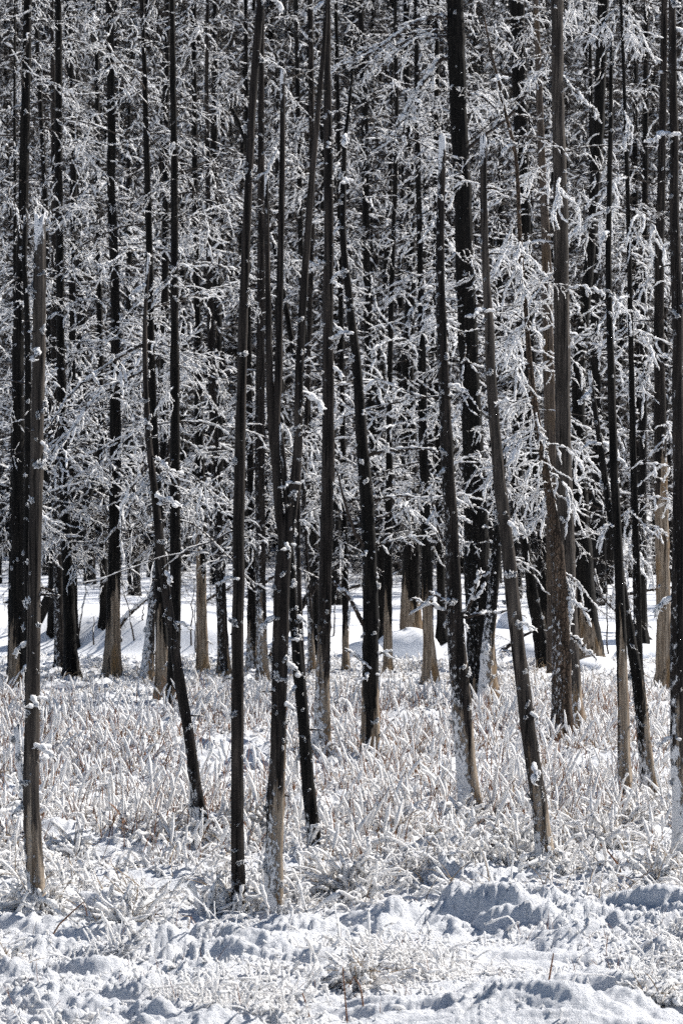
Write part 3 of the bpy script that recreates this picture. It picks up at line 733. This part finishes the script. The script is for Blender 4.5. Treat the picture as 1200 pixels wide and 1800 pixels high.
# ------------------------------------------------------------------ trees beyond the snow field: trunk > crown, shared meshes
def crown_mesh(seed, H, z0, nb, width, fr, droop, twig, keep=5):
    rnd = np.random.default_rng(seed); mains, tws, sts = [], [], []
    for i in range(nb):
        z = z0 + (H - z0) * (rnd.random() ** 0.95); az = rnd.uniform(0, 6.283)
        L = width * (1.08 - 0.72 * (z - z0) / (H - z0)) * rnd.uniform(0.55, 1.15)
        d = np.array([math.cos(az), math.sin(az), rnd.uniform(-0.15, 0.35)])
        m = walk((0, 0, z), d / np.linalg.norm(d), L, 6, droop, 0.09, rnd); mains.append(m)
        for _ in range(twig):
            k = rnd.integers(1, 7); dd = norm(rnd.normal(0, 1, 3) + (m[k] - m[k - 1]) * 4 / L - np.array([0, 0, 0.35]))
            tws.append(walk(m[k], dd, rnd.uniform(0.2, 0.65), 3, 0.1, 0.2, rnd))
    mb = MB()
    core_on(mb, mains, 0.022, 0.010, 3, 0, 0.35); core_on(mb, tws, 0.013, 0.008, 3, 0, 0.3)
    frost_on(mb, mains, fr, 4, 1, 0.2, seg=0.13); frost_on(mb, [q for i_, q in enumerate(tws) if i_ % 8 < keep], fr * 0.95, 4, 1, 0.42, seg=0.11)
    return mb.mesh('crown', [M['twig_brown'], M['frost_far']])

def straight_trunk(seed, H, r):
    rnd = np.random.default_rng(seed); n = 8
    z = np.linspace(-0.4, H, n); x = np.cumsum(rnd.normal(0, 0.05, n)); y = np.cumsum(rnd.normal(0, 0.05, n))
    me, _, _ = trunk_mesh('trunk', np.stack([x - x[0], y - y[0], z], -1), np.linspace(r, 0.02, n), 'char', 0, (0.5, 0.2, 0.05), seed, 1.2, 10)
    return me

BG = []
for i in range(4): BG.append((straight_trunk(40 + i, 17, 0.19), crown_mesh(700 + i, 17, (1.3, 4.0, 1.8, 3.0)[i], 90, 2.3, 0.024, 0.06, 7, 4), 0))
for i in range(5): BG.append((straight_trunk(50 + i, 15, 0.26), crown_mesh(720 + i, 15, 0.7, 260, 1.9, 0.026, 0.07, 9, 1), 1))

rb = np.random.default_rng(5)
def bgtree(name, label, group, which, x, y, s):
    tm, cm, _ = BG[which]
    root = empty(name, (x, y, gz(x, y) - 0.1)); root.rotation_euler = (rb.normal(0, 0.015), rb.normal(0, 0.02), rb.uniform(0, 6.28)); root.scale = (s, s, s * rb.uniform(0.9, 1.15))
    tag(root, label, 'tree', group)
    link('trunk', tm, root); link('crown', cm, root)

MARKS = [(33, 'stout black tree'), (60, 'leftmost snag'), (119, 'close dark pair'), (201, 'tan-footed pine'), (287, 'crooked thin snag'), (309, 'jet-black trunk'),
         (354, 'tan barkless tree'), (419, 'tall straight trunk'), (496, 'forked tree'), (572, 'brown-grey trunk'), (650, 'crooked black tree'), (722, 'square-footed trunk'),
         (750, 'golden-footed pine'), (796, 'curved snag'), (838, 'big black pine'), (895, 'grey leaning pole'), (982, 'frost-laden pine'), (1028, 'splay-footed trunk'),
         (1087, 'slender pole'), (1165, 'tan-trunked tree'), (1192, 'right-edge trunk')]
spots = []
for i in range(76):
    y = 72 + 46 * (i / 75) ** 0.65 + rb.uniform(-1.5, 1.5); x = ((i * 0.6180339) % 1 * 2 - 1) * 0.135 * y + rb.uniform(-0.4, 0.4)
    spots.append((600 + x * F / y, x, y))
gaps = {}
for sp in sorted(spots):
    k = sum(1 for m_ in MARKS if m_[0] < sp[0]); gaps.setdefault(k, []).append(sp)
ORD = ['leftmost', 'second', 'third', 'fourth', 'fifth', 'sixth', 'seventh', 'eighth', 'ninth', 'tenth', 'eleventh', 'twelfth']
for k, L in gaps.items():
    where = ('left of the ' + MARKS[0][1]) if k == 0 else ('right of the ' + MARKS[-1][1]) if k == len(MARKS) else 'between %s and %s' % (MARKS[k - 1][1], MARKS[k][1])
    for q, (px_, x, y) in enumerate(L):
        lab = ('thin dark snow-field tree ' if len(L) == 1 else '%s of the thin snow-field trees ' % ORD[q]) + where
        bgtree('snow_field_tree', lab, 'trees out on the snow field', rb.integers(0, 4), x, y, rb.uniform(0.85, 1.2))
for i in range(34):      # the wood goes on to the right and shades the snow
    y = rb.uniform(74, 118); x = 0.135 * y + rb.uniform(1, 24)
    bgtree('snow_field_tree', 'dark dead tree of the wood beyond the right edge', 'trees beyond the right edge', rb.integers(0, 4), x, y, rb.uniform(0.85, 1.2))
n_bg = 0
row = 0; y = 120.0
while y < 205:
    half = 0.128 * y + 1.0; sp = 3.0; x = -half + (row % 2) * sp / 2
    while x < half and n_bg < 255:
        bgtree('hillside_tree', 'frosted grey-brown tree in the dense far wood', 'trees of the wooded hillside', 4 + rb.integers(0, 5), x + rb.uniform(-1, 1), y + rb.uniform(-1.6, 1.6), rb.uniform(0.85, 1.25))
        n_bg += 1; x += sp
    y += 3.2 + 0.05 * (y - 120); row += 1
print('hillside trees', n_bg)

# ------------------------------------------------------------------ frosted grass of the marsh (nobody could count it)
def scatter(n, y0, y1, seed, clump=0.0, bias=0.0):
    rnd = np.random.default_rng(seed); xs, ys = [], []
    while sum(map(len, xs)) < n:
        y = np.sqrt(rnd.uniform(y0 ** 2, y1 ** 2, n * 2)); x = rnd.uniform(-1, 1, n * 2) * (0.128 * y + 0.6)
        d = 0.5 + perlin(x * 1.1, y * 1.1, 41) * 0.9 + perlin(x * 0.4, y * 0.4, 42) * 0.6
        keep = rnd.random(n * 2) < np.clip(smooth(0.15, 0.85, d) * clump + (1 - clump), 0, 1)
        xs.append(x[keep]); ys.append(y[keep])
    return np.concatenate(xs)[:n], np.concatenate(ys)[:n]

def crystals(mb, P, R, per, mat, rnd):
    n, k = P.shape[:2]; m_ = int(n * per); a_ = rnd.integers(0, n, m_); b_ = rnd.integers(1, k - 1, m_)
    f = rnd.random((m_, 1)); c = P[a_, b_] * (1 - f) + P[a_, b_ + 1] * f; rr = R[a_, b_][:, None, None]
    d = norm(rnd.normal(size=(m_, 3)) + np.array([0, 0, 0.3])); l = rnd.uniform(1.1, 2.3, (m_, 1, 1)) * rr
    Q = c[:, None, :] + d[:, None, :] * np.array([0.3, 0.75, 1.0])[None, :, None] * l
    tubes(mb, Q, np.array([0.55, 0.42, 0.15])[None, :] * rr[:, :, 0] * rnd.uniform(0.7, 1.2, (m_, 1)), 4, mat, jit=0.25)

def blunt(P, R):
    d = norm(P[:, -1] - P[:, -2])
    P = np.concatenate([P, (P[:, -1] + d * R[:, -1:] * 0.7)[:, None]], 1)
    R = np.concatenate([R, R[:, -1:] * 0.12], 1); R[:, -2] *= 0.8
    return P, R

def stalks(mb, x, y, h, r, lean, curl, sides, k, mat, seed, lump=0.35, tip=1.0, r0=0.5, spur=0):
    rnd = np.random.default_rng(seed); n = len(x)
    z = ground_z(x, y)
    az = rnd.uniform(0, 2 * np.pi, n); t = np.linspace(0, 1, k)[None, :]
    ln = lean * rnd.random(n) ** 1.3; cu = curl * rnd.random(n)
    ang = ln[:, None] + cu[:, None] * t * 1.6
    ds = h[:, None] / (k - 1)
    hx = np.cumsum(np.concatenate([np.zeros((n, 1)), np.sin(ang[:, 1:]) * ds], 1), 1)
    hz = np.cumsum(np.concatenate([np.zeros((n, 1)), np.cos(ang[:, 1:]) * ds], 1), 1)
    P = np.stack([x[:, None] + hx * np.cos(az)[:, None], y[:, None] + hx * np.sin(az)[:, None], z[:, None] - 0.02 + hz], -1)
    R = r[:, None] * (r0 + (tip - r0) * t) * (1 + lump * rnd.uniform(-1, 1, (n, k)))
    if tip >= 0.8:
        R[:, -1] *= rnd.uniform(1.0, 1.45, n)
        kk = rnd.random(n) < 0.35; kb = np.where(kk, rnd.uniform(0.4, 0.8, n), 9)
        off = np.clip(t - kb[:, None], 0, 1) * h[:, None] * rnd.uniform(0.6, 1.2, n)[:, None]
        a2 = rnd.uniform(0, 6.28, n)
        P[..., 0] += off * np.cos(a2)[:, None]; P[..., 1] += off * np.sin(a2)[:, None]; P[..., 2] -= off * 0.9
        P, R = blunt(P, R)
    else:
        R[:, -1] *= 0.25
    tubes(mb, P, R, sides, mat, jit=0.26)
    if tip >= 0.8 and spur: crystals(mb, P, R, spur, mat, rnd)
    return P

ra = np.random.default_rng(3)
mb = MB()
x, y = scatter(23000, 27.5, 60.5, 1, 0.93)
stalks(mb, x, y, ra.uniform(0.06, 0.30, len(x)) * np.clip(1.5 - y / 60, 0.5, 1), 0.007 + 0.017 * ra.random(len(x)) ** 1.6, 1.05, 0.9, 5, 6, 0, 2, lump=0.5, spur=4)
x, y = scatter(4200, 22.3, 30, 2, 0.95)
stalks(mb, x, y, ra.uniform(0.08, 0.36, len(x)), 0.008 + 0.016 * ra.random(len(x)) ** 1.4, 1.3, 1.2, 6, 8, 0, 3, lump=0.45, spur=9)
x, y = scatter(16000, 16.0, 25, 14, 1.0)
d = perlin(x * 0.9 + 5, y * 1.4, 61) + 0.25 * perlin(x * 3, y * 3, 62) > 0.30
x, y = x[d], y[d]
stalks(mb, x, y, ra.uniform(0.08, 0.30, len(x)), ra.uniform(0.005, 0.011, len(x)), 1.85, 0.9, 5, 8, 0, 15, lump=0.5, spur=5)
x, y = scatter(24000, 15.6, 27, 24, 1.0)
stalks(mb, x, y, ra.uniform(0.025, 0.055, len(x)), ra.uniform(0.005, 0.0115, len(x)), 1.5, 0.3, 4, 3, 0, 25, lump=0.4)
for bx_, by_, br_ in BASES:
    n_ = 46; a_ = ra.uniform(0, 6.283, n_); q_ = br_ + 0.02 + 0.26 * ra.random(n_) ** 1.5
    stalks(mb, bx_ + q_ * np.cos(a_), by_ + q_ * np.sin(a_), ra.uniform(0.08, 0.34, n_), ra.uniform(0.009, 0.021, n_), 0.7, 1.0, 7, 9, 0, int(by_ * 7), lump=0.45, spur=10)
x, y = scatter(1300, 15.8, 23.5, 4, 1.0)
stalks(mb, x, y, ra.uniform(0.03, 0.13, len(x)), ra.uniform(0.008, 0.018, len(x)), 1.4, 0.8, 7, 6, 0, 5)
tag(link('frosted_grass', mb.mesh('frosted_grass', [M['frost_warm']])), 'white frost-coated grass stubble covering the marsh floor', 'grass', kind='stuff')

mb = MB()
x, y = scatter(4800, 25.0, 46, 6, 1.0)
P = stalks(mb, x, y, ra.uniform(0.2, 0.55, len(x)), np.full(len(x), 0.0055), 0.45, 0.5, 3, 6, 0, 7, lump=0.1, tip=0.5, r0=1.1)
sel = ra.random(len(x)) < 0.55
Pf = P[sel][:, 2:]; Rf = ra.uniform(0.011, 0.022, (len(Pf), 4)); Rf[:, 0] *= 0.3; Rf[:, -1] *= 0.3
tubes(mb, Pf, Rf, 5, 1, jit=0.25)
x, y = scatter(6000, 22, 56, 16, 1.0)
stalks(mb, x, y, ra.uniform(0.12, 0.45, len(x)), np.full(len(x), 0.0045), 1.0, 1.1, 3, 6, 2, 17, lump=0.1, tip=0.5, r0=1.1)
x, y = scatter(420, 17, 25.5, 8, 1.0)
stalks(mb, x, y, ra.uniform(0.06, 0.22, len(x)), np.full(len(x), 0.0024), 0.8, 0.5, 3, 5, 0, 9, lump=0.1, tip=0.5, r0=1.1)
tag(link('dry_stems', mb.mesh('dry_stems', [M['stem'], M['frost_warm'], M['blade']])), 'thin reddish-brown dry stems among the frosted grass', 'grass stems', kind='stuff')

# ------------------------------------------------------------------ big frosted tufts, each a thing
def tuft(px, py, size, label, n=46, seed=0, spread=1.0, flatten=1.0):
    D = F * EYE / (py - 900.0); X = (px - 600) * D / F
    rnd = np.random.default_rng(900 + seed)
    root = empty('frosted_grass_tuft', (X, D, gz(X, D) - 0.02)); tag(root, label, 'grass tuft', 'frosted grass tufts')
    def arcs(n, L0, L1, r0, r1, sides, k, up):
        az = rnd.uniform(0, 2 * np.pi, n); L = rnd.uniform(L0, L1, n) * size * 0.9; t = np.linspace(0, 1, k)[None, :]
        a0 = rnd.uniform(0.0, up, n)[:, None]; bend = rnd.uniform(0.2, 2.3, n)[:, None] * spread
        kt = rnd.uniform(0.25, 0.8, n)[:, None]; sharp = (rnd.random(n) < 0.45)[:, None]
        ang = a0 + bend * np.where(sharp, smooth(-0.05, 0.05, t - kt), t ** 1.1); ds = (L / (k - 1))[:, None]
        hx = np.cumsum(np.concatenate([np.zeros((n, 1)), np.sin(ang[:, 1:]) * ds], 1), 1)
        hz = np.cumsum(np.concatenate([np.zeros((n, 1)), np.cos(ang[:, 1:]) * ds], 1), 1) * flatten
        ox = rnd.normal(0, 0.10 * size, n)[:, None]; oy = rnd.normal(0, 0.10 * size, n)[:, None]
        P = np.stack([ox + hx * np.cos(az)[:, None], oy + hx * np.sin(az)[:, None], hz], -1)
        P[..., 2] = np.maximum(P[..., 2], -0.05)
        R = rnd.uniform(r0, r1, n)[:, None] * (0.6 + 0.55 * np.sin(np.pi * (0.15 + 0.7 * t))) * (1 + 0.2 * rnd.uniform(-1, 1, (n, k)))
        R[:, -1] *= 0.9
        return P, R, sides
    mb = MB(); P, R, s_ = arcs(int(n * 1.25), 0.2, 0.8, 0.009, 0.021, 8, 16, 0.8); P, R = blunt(P, R); tubes(mb, P, R, s_, 0, jit=0.24); crystals(mb, P, R, 16, 0, rnd)
    link('frosted_blades', mb.mesh('frosted_blades', [M['frost_warm']]), root)
    mb = MB(); P, R, s_ = arcs(int(n * 0.7), 0.3, 0.85, 0.0016, 0.003, 3, 9, 0.5); tubes(mb, P, R, s_, 0)
    link('dry_blades', mb.mesh('dry_blades', [M['blade']]), root)
    return root

for k, a in enumerate([
    (400, 1590, 0.62, 'frosted tuft with long drooping blades at the foot of the tall straight trunk', 40),
    (610, 1575, 0.75, 'broad bushy frosted tuft right of the forked tree foot', 90),
    (715, 1480, 0.62, 'low frosted tuft on the snow hummock right of centre', 50),
    (905, 1520, 0.72, 'tall frosted tuft left of the foot of the left-leaning grey pole', 56),
    (990, 1525, 0.60, 'frosted tuft right of the foot of the left-leaning grey pole', 36),
    (1062, 1500, 0.90, 'large dense frosted tuft between the grey pole and the right edge', 80),
    (1165, 1560, 0.72, 'frosted tuft with bent blades below the right-edge trunk', 34),
    (1110, 1470, 0.80, 'high frosted tuft behind the bent one at the right edge', 46),
    (820, 1450, 0.55, 'small frosted tuft around the foot of the curved snag', 30),
    (70, 1600, 0.62, 'frosted tuft around the foot of the leftmost snag', 34),
    (20, 1490, 0.60, 'frosted tuft at the left edge behind the leftmost snag', 40),
    (215, 1640, 0.85, 'matted low frosted tuft in the left foreground', 70),
    (345, 1490, 0.48, 'small frosted tuft at the foot of the thin crooked snag', 30),
    (545, 1545, 0.42, 'little frosted tuft between the forked tree and the bushy tuft', 24),
    (630, 1745, 0.62, 'flattened snowy tuft with dark stems at the bottom centre', 56),
    (1150, 1790, 0.55, 'matted tuft with dark stems in the bottom right corner', 40),
    (15, 1720, 0.55, 'matted frosted tuft at the bottom left edge', 40),
    (130, 1500, 0.60, 'frosted tuft right of the leftmost snag', 40),
    (455, 1480, 0.55, 'frosted tuft behind the gap between straight trunk and forked tree', 44)]):
    tuft(*a, seed=k, spread=1.25 if k in (1, 11, 14, 15, 16, 2) else 1.0, flatten=0.7 if k in (11, 14, 15, 16) else 1.0)

# ------------------------------------------------------------------ snow mounds on the bank
def mound(px, py, wpx, hpx, label, seed):
    D = F * EYE / (py - 900.0) if py > 1150 else 62.0
    X = (px - 600) * D / F; m = D / F; rx = wpx * m / 2; rz = hpx * m
    zb = EYE - (py - 900) * m
    n, k = 48, 20
    th = np.linspace(0, 2 * np.pi, n, endpoint=False); ph = np.linspace(-0.35, np.pi / 2 - 0.001, k)
    V = []
    for p in ph:
        c = max(math.cos(p), 0.0) ** 0.75; s = math.sin(p)
        rr = c * (1 + 0.10 * np.sin(th * 2 + seed) + 0.06 * np.sin(th * 3 + seed * 2))
        V.append(np.stack([rx * rr * np.cos(th), rx * 0.9 * rr * np.sin(th), rz * s * (1 + 0.06 * np.sin(th + seed)) + 0 * th], -1))
    V = np.concatenate(V)
    V[:, 2] += 0.03 * perlin(V[:, 0] * 2 + seed, V[:, 1] * 2, 3)
    i = np.arange(k - 1)[:, None] * n; j = np.arange(n)[None, :]
    Q = np.stack([i + j, i + (j + 1) % n, i + (j + 1) % n + n, i + j + n], -1).reshape(-1, 4)
    mb = MB(); mb.add(V, Q, 0, crevice=0.0, grain=0.12)
    o = link('snow_mound', mb.mesh('snow_mound', [M['snow']]), None, (X, D, zb))
    tag(o, label, 'snow mound', 'snow mounds on the bank')
mound(712, 1158, 115, 52, 'rounded snow mound beside the stout square-footed trunk', 1)
mound(640, 1160, 70, 34, 'low snow mound seen behind the crooked black trunk', 2)
mound(905, 1108, 62, 36, 'rounded snow lump behind the left-leaning grey pole', 3)
mound(862, 1112, 50, 26, 'small snow lump left of the left-leaning grey pole', 4)
mound(938, 1160, 90, 30, 'low snow mound under the black leaning trunk', 5)
mound(1045, 1180, 84, 24, 'snow heaped against the splayed pale foot', 6)
mound(1120, 1160, 90, 26, 'low snow mound under the tangle of dead boughs at right', 7)

# ------------------------------------------------------------------ bare bent stems in the foreground
def stem(poly, base, label, wpx=3.2):
    D = F * EYE / (base - 900.0); X0 = (poly[0][0] - 600) * D / F; g0 = gz(X0, D) - 0.03; m = D / F
    root = empty('dry_stem', (X0, D, g0)); 
    P = np.array([((x - poly[0][0]) * m, 0.0, (poly[0][1] - y) * m) for x, y in poly]); P[0, 2] -= 0.03
    P = resample(P, 10)[None]
    mb = MB(); tubes(mb, P, np.linspace(wpx, wpx * 0.6, 10)[None] * m / 2, 5, 0)
    bpy.data.objects.remove(root)
    o = link('dry_stem', mb.mesh('dry_stem', [M['stem']]), None, (X0, D, g0)); tag(o, label, 'dry stem', 'bare dry stems in the foreground')
stem([(960,1800),(966,1770),(972,1735)], 1800, 'dark red stem leaning right at the bottom, the tallest at lower right', 4.5)
stem([(548,1800),(540,1770),(530,1740)], 1795, 'dark red stem leaning left at the bottom left of centre', 4)
stem([(82,1650),(105,1620),(148,1580),(154,1606)], 1650, 'dark bent stem with a hooked tip in the left foreground', 3.5)
stem([(353,1662),(348,1645),(344,1628)], 1662, 'short red stem below the drooping tuft', 4)
stem([(436,1660),(428,1645),(418,1634),(396,1644)], 1662, 'dark folded stem right of the short red stem', 3.5)
stem([(384,1745),(383,1720),(382,1700)], 1745, 'short upright dark stem in the left-centre foreground', 3)
stem([(272,1612),(274,1590),(275,1562)], 1612, 'upright red-brown stem left of the drooping tuft', 4)
stem([(1098,1545),(1085,1515),(1065,1490),(1050,1478)], 1545, 'long dark stem leaning left in front of the large dense tuft', 4)
stem([(640,1790),(634,1750),(622,1730),(612,1750)], 1790, 'bent reddish stem over the flattened tuft at the bottom', 3.5)
stem([(612,1800),(606,1740),(602,1690)], 1800, 'upright reddish stem left of the flattened bottom tuft', 3.5)

# ------------------------------------------------------------------ deadwood on the snow strip
def deadwood(name, label, cat, group, poly, row, wpx, n_b=0, bs=0.5, frost=0.35):
    px0 = poly[0][0]; D = dist(px0, row); X0 = (px0 - 600) * D / F; g0 = gz(X0, D); m = D / F
    rnd = np.random.default_rng(int(px0 * 3 + row))
    root = empty(name, (X0, D, g0)); tag(root, label, cat, group)
    P = np.array([((x - px0) * m, 0.25 * i * (1 if int(px0) % 2 else -1) * abs(x - px0) * m * 0.3, (row - y) * m) for i, (x, y) in enumerate(poly)])
    P[0, 2] -= 0.15
    Q = resample(P, 12)[None]; Q[0, 1:] += rnd.normal(0, 0.012, (11, 3))
    mb = MB(); tubes(mb, Q, np.linspace(wpx, wpx * 0.4, 12)[None] * m / 2, 8, 0, jit=0.08)
    frost_on(mb, [Q[0]], wpx * m * frost, 6, 1, 0.8, seg=0.08, lift=1.0)
    link('stem', mb.mesh('stem', [M['twig'], M['frost']]), root)
    for i in range(n_b):
        t = rnd.uniform(0.25, 1.0); p = Q[0][int(t * 11)]
        link('branch', BR['bare'][i % 5], root, tuple(p), (rnd.uniform(-1, 1), rnd.uniform(-0.7, 0.5), rnd.uniform(0, 6.28)), (bs * rnd.uniform(0.5, 1.1),) * 3)
for k, (poly, row, wpx, n_b, bs, lab) in enumerate([
    ([(430,1045),(470,1020),(510,1000)], 1050, 9, 5, 0.6, 'snowy fallen stem beside the tall straight trunk'),
    ([(195,1120),(225,1085),(250,1060),(300,1035)], 1120, 7, 5, 0.5, 'slim fallen stem right of the tan-footed pine'),
    ([(205,1090),(240,1070),(262,1052)], 1092, 5, 3, 0.4, 'short dead bough poking from snow near the thin snag'),
    ([(980,1085),(1050,1060),(1120,1040),(1190,1030)], 1090, 10, 9, 0.8, 'long dead log with bare twigs at the right'),
    ([(1150,1120),(1090,1085),(1050,1040),(1040,1000)], 1125, 8, 9, 0.8, 'dead bough tangle rising behind the slender pole'),
    ([(870,1140),(930,1112),(980,1104)], 1140, 8, 3, 0.4, 'low fallen stick behind the grey leaning pole'),
    ([(0,1055),(50,1040),(120,1030)], 1060, 8, 6, 0.7, 'fallen stem on the snow at the left edge'),
    ([(560,1060),(610,1035),(660,1020)], 1065, 9, 5, 0.6, 'fallen stem behind the brown-grey trunk'),
    ([(330,1060),(390,1040),(440,1010)], 1062, 7, 6, 0.6, 'dead stem slanting up behind the tan barkless tree')]):
    deadwood('fallen_stem', lab, 'deadwood', 'fallen stems on the snow', poly, row, wpx, n_b, bs)
for k, (x, row, h, ln, lab) in enumerate([
    (103,1125,75,4,'bare sapling just left of the close dark pair'), (117,1122,68,-2,'bare sapling hidden by the close dark pair'), (137,1118,95,16,'slanting bare sapling right of the close dark pair'),
    (163,1135,50,3,'small bare sapling left of the tan-footed pine'), (214,1130,70,-12,'leaning bare sapling right of the tan-footed pine'), (238,1128,110,-24,'tall bent bare sapling between tan-footed pine and thin snag'),
    (252,1092,26,0,'tiny bare stub standing on the smooth snow'), (335,1140,120,6,'slim bare sapling right of the jet-black trunk'), (345,1148,90,-3,'short bare sapling left of the tan barkless tree'),
    (585,1120,90,6,'bare sapling right of the brown-grey trunk'), (702,1115,80,4,'bare sapling left of the square-footed trunk'), (905,1130,70,12,'bare sapling right of the grey leaning pole'),
    (1068,1150,130,-4,'tall thin bare sapling right of the splayed pale foot'), (1140,1120,90,-10,'bare sapling left of the tan-trunked tree'), (15,1120,80,8,'bare sapling at the left edge')]):
    deadwood('bare_sapling', lab, 'sapling', 'bare saplings on the snow bank', [(x, row), (x + ln * 0.5, row - h * 0.5), (x + ln, row - h)], row, 3.4, 3 if h > 60 else 0, 0.16, 0.3)

# low brush at the far edge of the snow
rk = np.random.default_rng(77); bs_ = []
for i in range(36):
    y = 68 + 51 * ((i * 0.7548) % 1) ** 0.8; x = ((i * 0.6180339 + 0.3) % 1 * 2 - 1) * 0.125 * y
    bs_.append((600 + x * F / y, x, y))
gaps = {}
for sp in sorted(bs_):
    gaps.setdefault(sum(1 for m_ in MARKS if m_[0] < sp[0]), []).append(sp)
for k, L in gaps.items():
    where = ('left of the ' + MARKS[0][1]) if k == 0 else ('right of the ' + MARKS[-1][1]) if k == len(MARKS) else 'between %s and %s' % (MARKS[k - 1][1], MARKS[k][1])
    for q, (px_, x, y) in enumerate(L):
        root = empty('dead_brush', (x, y, gz(x, y)))
        tag(root, ('lone low dead brush on the snow ' if len(L) == 1 else '%s low dead brush on the snow ' % ORD[q]) + where, 'brush', 'low dead brush beyond the snow')
        for j in range(12):
            s_ = rk.uniform(0.35, 0.9) * (1.0 if y > 88 else 0.7)
            link('branch', BR['bare'][j % 5], root, (rk.normal(0, 0.5), rk.normal(0, 0.5), rk.uniform(0, 1.1)), (rk.uniform(-1, 1), rk.uniform(-1.2, 0.1), rk.uniform(0, 6.28)), (s_,) * 3)
